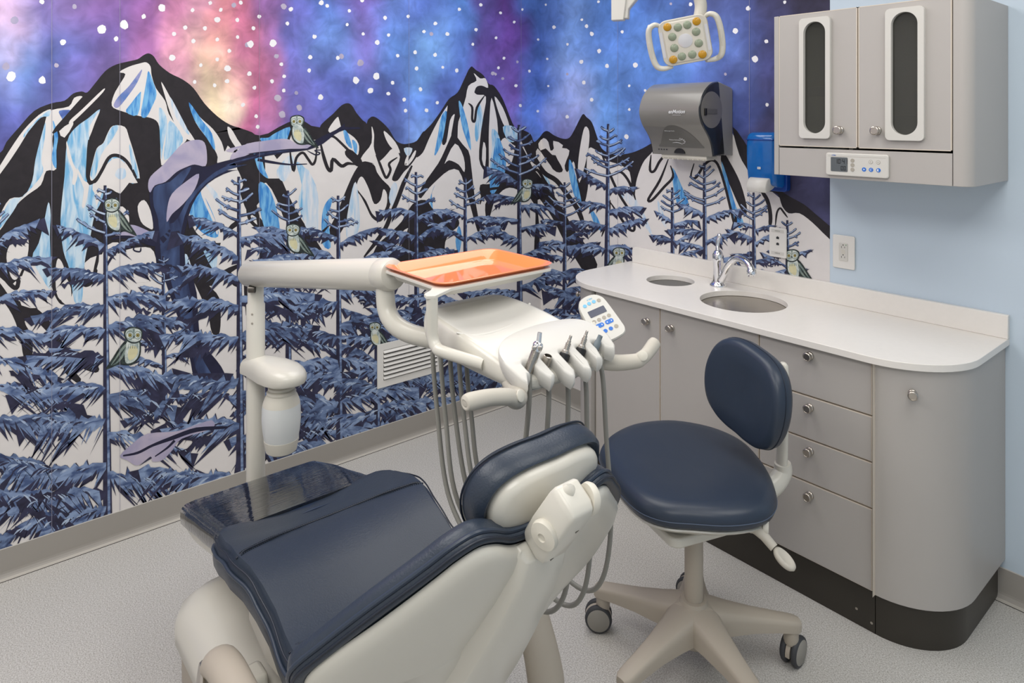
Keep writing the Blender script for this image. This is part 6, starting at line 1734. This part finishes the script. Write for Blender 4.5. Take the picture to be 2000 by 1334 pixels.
# headrest bar and articulation
hb0 = bmap(0, .026, -.016)
b = MB(); X = frame(hb0, (0, 1, 0), T_)
b.prism(rrect(-.022, .022, -.03, .075, .003), -.003, .003, 'z', X=X); hb = into(dc, b.build('headrest_bar', M['chrome'], None, bevel=.001))
hc = hb0 + T_ * .044 + Vector((0, -.010, 0))
XH = frame(hc, (0, 1, 0), T_ * 1.0 + Vector((.10, 0, 0)))   # local z = x cross y -> points to the back
b = MB(); o_ = [(-.030, -.035), (.030, -.035), (.036, -.025), (.040, .040), (.036, .108), (.028, .120), (-.028, .120), (-.036, .108), (-.042, .03), (-.038, -.015)]
o_ = [(x * .78, y * .86) for x, y in o_]
b.loft([[tuple(XH @ Vector((x * s, y * s + .04 * (1 - s), z))) for x, y in o_] for s, z in ((.92, -.034), (1.0, -.028), (1.0, .006), (.92, .018), (.76, .022))])
mech = into(dc, b.build('headrest_bracket', M['enamel'], None, bevel=.004, angle=50))
for sx, zz in ((-.033, .034), (.033, .088)):
    b = MB(); b.lathe([(0, -.006), (.022, -.006), (.024, 0), (.022, .006), (.007, .009), (.006, .006), (0, .006)], tuple((XH.to_3x3() @ Vector((math.copysign(1, sx), 0, .25)))), XH @ Vector((sx, zz, .0)), 28); into(mech, b.build('knob', M['warm_plastic'], None))
for x, y in ((.008, .050), (-.012, -.012)):
    b = MB(); b.prism([(x - .004, y + .002), (x + .004, y + .002), (x, y - .004)], .0215, .0225, 'z', X=XH); into(mech, b.build('screw', M['dark_metal'], None, smooth=False))
# headrest
HC = Vector((2.085, YC + .022, .938)); HA = math.radians(74); TH = Vector((math.cos(HA), 0, math.sin(HA))); NH = Vector((-TH.z, 0, TH.x))


def hmap(a, bb, d): return HC + TH * bb + Vector((0, a, 0)) + NH * (d + .7 * a * a)


hh = [(0, .092), (.05, .092), (.095, .083), (.126, .062), (.140, .028), (.136, -.010), (.120, -.045), (.094, -.080), (.058, -.102), (.02, -.108)]
hp = mirror(hh)
hrb = pillow('headrest_back', [(a * .84, c * .86 - .002) for a, c in hp], (0, 0), [(.02, -.020), (.88, -.020), (.97, -.015), (1.0, -.008), (1.0, .01), (.9, .012), (.02, .012)], hmap, M['enamel'], None, angle=50)
into(dc, hrb)
hr = pillow('headrest_cushion', hp, (0, 0), [(.02, .011), (.82, .011), (.885, -.002), (.93, -.005), (.975, .0), (1.0, .014), (1.0, .030), (.975, .044), (.92, .054), (.80, .058), (.5, .052), (.02, .048)], hmap, M['navy'], None, angle=60)
into(dc, hr)
b = MB(); Pp = [tuple(hmap(a * 1.002, c * 1.002, .042)) for a, c in hp]; Pp.append(Pp[0]); b.tube(Pp, .0018, 8, smooth=1); into(hr, b.build('piping', M['navy_dark'], None))
# lever between headrest and bracket
b = MB(); b.tube([tuple(XH @ Vector((0, .060, -.022))), tuple(XH @ Vector((0, .092, -.020))), tuple(hmap(0, -.015, -.026)), tuple(hmap(0, .0, -.014))], [.022, .017, .018, .026], 16, flat=.7); into(mech, b.build('neck', M['enamel'], None))
# ------------------------------------------------------------------ operator stool
SC = Vector((1.764, -1.027, 0))
st = empty('stool', SC, 'navy upholstered stool with a backrest and five castors in front of the drawers', 'stool')
b = MB(); b.lathe([(0, .085), (.045, .085), (.056, .10), (.056, .15), (.050, .175), (.040, .195), (.036, .205), (0, .205)], org=SC, n=40)
base = into(st, b.build('base_hub', M['taupe'], None, angle=60))
for i, a in enumerate((53, 125, 197, 269, 341)):
    t = math.radians(a); u = Vector((math.cos(t), math.sin(t), 0)); s = Vector((-u.y, u.x, 0))
    b = MB(); rings = []
    for r, w_, zt, h in ((.02, .050, .196, .075), (.055, .048, .190, .072), (.10, .040, .178, .060), (.17, .031, .162, .045), (.24, .026, .148, .036), (.285, .0245, .139, .032), (.300, .022, .135, .030), (.310, .014, .132, .026)):
        c = SC + u * r
        rings.append([tuple(c + s * (w_ * x) + Vector((0, 0, zt - h * v))) for x, v in ((-1, .35), (-.92, .12), (-.70, .0), (0, -.04), (.70, .0), (.92, .12), (1, .35), (.95, 1.0), (-.95, 1.0))])
    b.loft(rings); into(st, b.build('leg', M['taupe'], None, angle=50))
    c = SC + u * .285; tw = math.radians(a + (40, 70, 25, 100, 60)[i])
    b = MB(); b.lathe([(0, .066), (.019, .066), (.021, .074), (.021, .106), (0, .108)], org=c, n=20)
    cs = into(st, b.build('castor', M['taupe'], None, angle=50))
    f = Vector((math.cos(tw), math.sin(tw), 0)); g = Vector((-f.y, f.x, 0)); wc = c + f * .014
    b = MB(); P_ = [(.040 * math.cos(q), .041 + .036 * math.sin(q)) for q in np.linspace(-.2, PI + .2, 14)]
    b.loft([[tuple(wc + f * x * k + Vector((0, 0, z)) + g * y) for x, z in P_] for y, k in ((-.006, 1), (.006, 1))]); into(cs, b.build('fork', M['taupe'], None))
    for sg in (-1, 1):
        b = MB(); b.lathe([(.012, .0), (.036, .0), (.0405, .003), (.0415, .008), (.0405, .013), (.037, .0165), (.0345, .017), (.012, .017)], g * sg, wc + Vector((0, 0, .0417)) + g * sg * .0075, 32); wl = into(cs, b.build('wheel', M['rubber'], None, angle=60))
        b = MB(); b.lathe([(0, .0), (.035, .0), (.035, .0160), (.032, .0182), (0, .0195)], g * sg, wc + Vector((0, 0, .0417)) + g * sg * .0076, 32); into(cs, b.build('wheel_cap', M['grey_plastic'], None))
b = MB(); b.lathe([(0, .20), (.025, .20), (.026, .21), (.026, .392), (.024, .398), (0, .398)], org=SC, n=32); into(st, b.build('column', M['taupe'], None, angle=40))
b = MB(); b.lathe([(0, .396), (.014, .396), (.014, .470), (0, .470)], org=SC, n=24); into(st, b.build('gas_lift', M['chrome'], None))
# seat
so = [(1.530, -1.139), (1.487, -1.085), (1.458, -1.010), (1.455, -.920), (1.480, -.835), (1.530, -.762), (1.600, -.715), (1.680, -.708), (1.760, -.732), (1.850, -.797), (1.930, -.880), (1.978, -.960), (1.985, -1.040), (1.950, -1.130), (1.890, -1.210), (1.830, -1.255), (1.760, -1.268), (1.670, -1.240), (1.590, -1.190)]
so = [(x - .030 * max(0, min(1, (1.62 - x) / .1)) - .020 * max(0, min(1, (-1.08 - y) / .12)), y + .028 * max(0, min(1, (-1.08 - y) / .12))) for x, y in so]
ctr = (sum(p[0] for p in so) / len(so), sum(p[1] for p in so) / len(so))
FD = math.radians(252); FV = Vector((math.cos(FD), math.sin(FD), 0)); SV = Vector((-FV.y, FV.x, 0))
idm = lambda a, c, d: Vector((a, c, d - .010 * max(0, ((a - ctr[0]) * FV.x + (c - ctr[1]) * FV.y) / .25)))
sc_ = into(st, pillow('seat', sm2(so, 4), ctr, [(.02, .502), (.90, .502), (.95, .505), (.985, .513), (1.0, .525), (1.0, .535), (.985, .547), (.955, .556), (.90, .562), (.8, .564), (.5, .560), (.02, .556)], idm, M['navy_smooth'], None, angle=60))
b = MB(); P_ = [tuple(idm(ctr[0] + (x - ctr[0]) * 1.001, ctr[1] + (y - ctr[1]) * 1.001, .528)) for x, y in sm2(so, 4)]; P_.append(P_[0]); b.tube(P_, .0013, 6, smooth=1)
M['seam'] = mat('seat_seam', hx(80, 92, 112), .5, var=.02); into(sc_, b.build('seam', M['seam'], None))
pan = into(st, pillow('seat_pan', sm2(so, 4), ctr, [(.02, .452), (.66, .452), (.72, .456), (.80, .482), (.93, .492), (.950, .498), (.94, .5015), (.02, .5015)], idm, M['enamel'], None, angle=50))
b = MB(); X = frame(SC + Vector((0, 0, 0)), FV, SV); b.prism(rrect(-.12, .13, -.085, .085, .03), .418, .445, 'z', X=X); into(st, b.build('mechanism_box', M['enamel'], None, bevel=.006))
# backrest bracket and post
pb = SC - FV * .326
b = MB(); z0 = .455
b.tube([tuple(SC - FV * .12 + Vector((0, 0, z0))), tuple(SC - FV * .21 + Vector((0, 0, z0 + .002))), tuple(SC - FV * .285 + Vector((0, 0, z0 + .012))), tuple(pb + Vector((0, 0, .50))), tuple(pb + Vector((0, 0, .53)))], [.028, .030, .030, .027, .024], 16)
into(st, b.build('backrest_bracket', M['enamel'], None))
b = MB(); rings = []
for z, w_, t_, o in ((.525, .020, .012, 0), (.56, .0205, .013, .002), (.70, .020, .012, .006), (.80, .019, .012, .008), (.828, .016, .010, .008), (.835, .008, .005, .008)):
    c = pb - FV * (o - .004); rings.append([tuple(c + SV * (w_ * math.cos(q)) + FV * (t_ * math.sin(q)) + Vector((0, 0, z))) for q in np.linspace(0, 2 * PI, 21)[:-1]])
b.loft(rings); into(st, b.build('backrest_post', M['enamel'], None, angle=60))
b = MB(); b.tube([tuple(pb + FV * .0 + Vector((0, 0, .78))), tuple(pb + FV * .055 + Vector((0, 0, .80)))], [.022, .026], 16, smooth=1); into(st, b.build('pad_bracket', M['enamel'], None))
bcn = pb + FV * .105 - RT * .010 + Vector((0, 0, .762))
UP2 = (Vector((0, 0, 1)) - FV * .10).normalized(); NB = FV.copy(); NB = (NB - UP2 * NB.dot(UP2)).normalized()
def smap(a, c, d): return bcn - SV * a * 1.0 + UP2 * c + NB * (d + .9 * a * a)
bo = [(0, .136), (.07, .132), (.12, .112), (.152, .070), (.164, .012), (.156, -.048), (.132, -.096), (.09, -.125), (.045, -.136)]
bo = [(-a, c) for a, c in bo[::-1]] + bo[1:] if False else mirror(bo)
rot = math.radians(9)
bp2 = into(st, pillow('backrest', [(a * math.cos(rot) - c * math.sin(rot), a * math.sin(rot) + c * math.cos(rot)) for a, c in bo], (0, 0), [(.02, -.030), (.86, -.030), (.94, -.026), (.985, -.015), (1.0, 0), (1.0, .008), (.985, .022), (.94, .032), (.86, .038), (.5, .036), (.02, .033)], smap, M['navy_smooth'], None, angle=60))
b = MB(); P_ = [tuple(smap(a * 1.001, c * 1.001, .004)) for a, c in [(q[0] * math.cos(rot) - q[1] * math.sin(rot), q[0] * math.sin(rot) + q[1] * math.cos(rot)) for q in bo]]; P_.append(P_[0]); b.tube(P_, .0015, 6, smooth=1); into(bp2, b.build('seam', M['navy_dark'], None))
# height lever with a paddle
l0 = pt(1475, 1026, 1.84); l1 = pt(1512, 1070, 1.80); l2 = pt(1532, 1092, 1.78)
b = MB(); b.tube([tuple(l0 - RT * .03 + UPV * .012), tuple(l0), tuple(l0.lerp(l1, .5)), tuple(l1)], [.024, .023, .013, .012], 16); lv = into(st, b.build('lever', M['handle_rubber'], None))
b = MB(); xa2 = (l2 - l1).normalized(); X = frame(l2, xa2, UPV.cross(xa2))
b.loft([[tuple(X @ Vector((x * s, y * s, z))) for x, y in circ(0, 0, .032, 28, .022)] for s, z in ((.55, -.009), (.88, -.007), (1, -.001), (.96, .005), (.75, .008), (.55, .0055), (.05, .004))]); into(lv, b.build('paddle', M['handle_rubber'], None, angle=60))
b = MB(); b.lathe([(0, 0), (.024, 0), (.026, .006), (.024, .014), (0, .016)], tuple(RT * .9 - FW * .3), l0 + RT * .020 + UPV * .002, 28); into(lv, b.build('pivot_cap', M['enamel'], None))
bpy.context.view_layer.update()
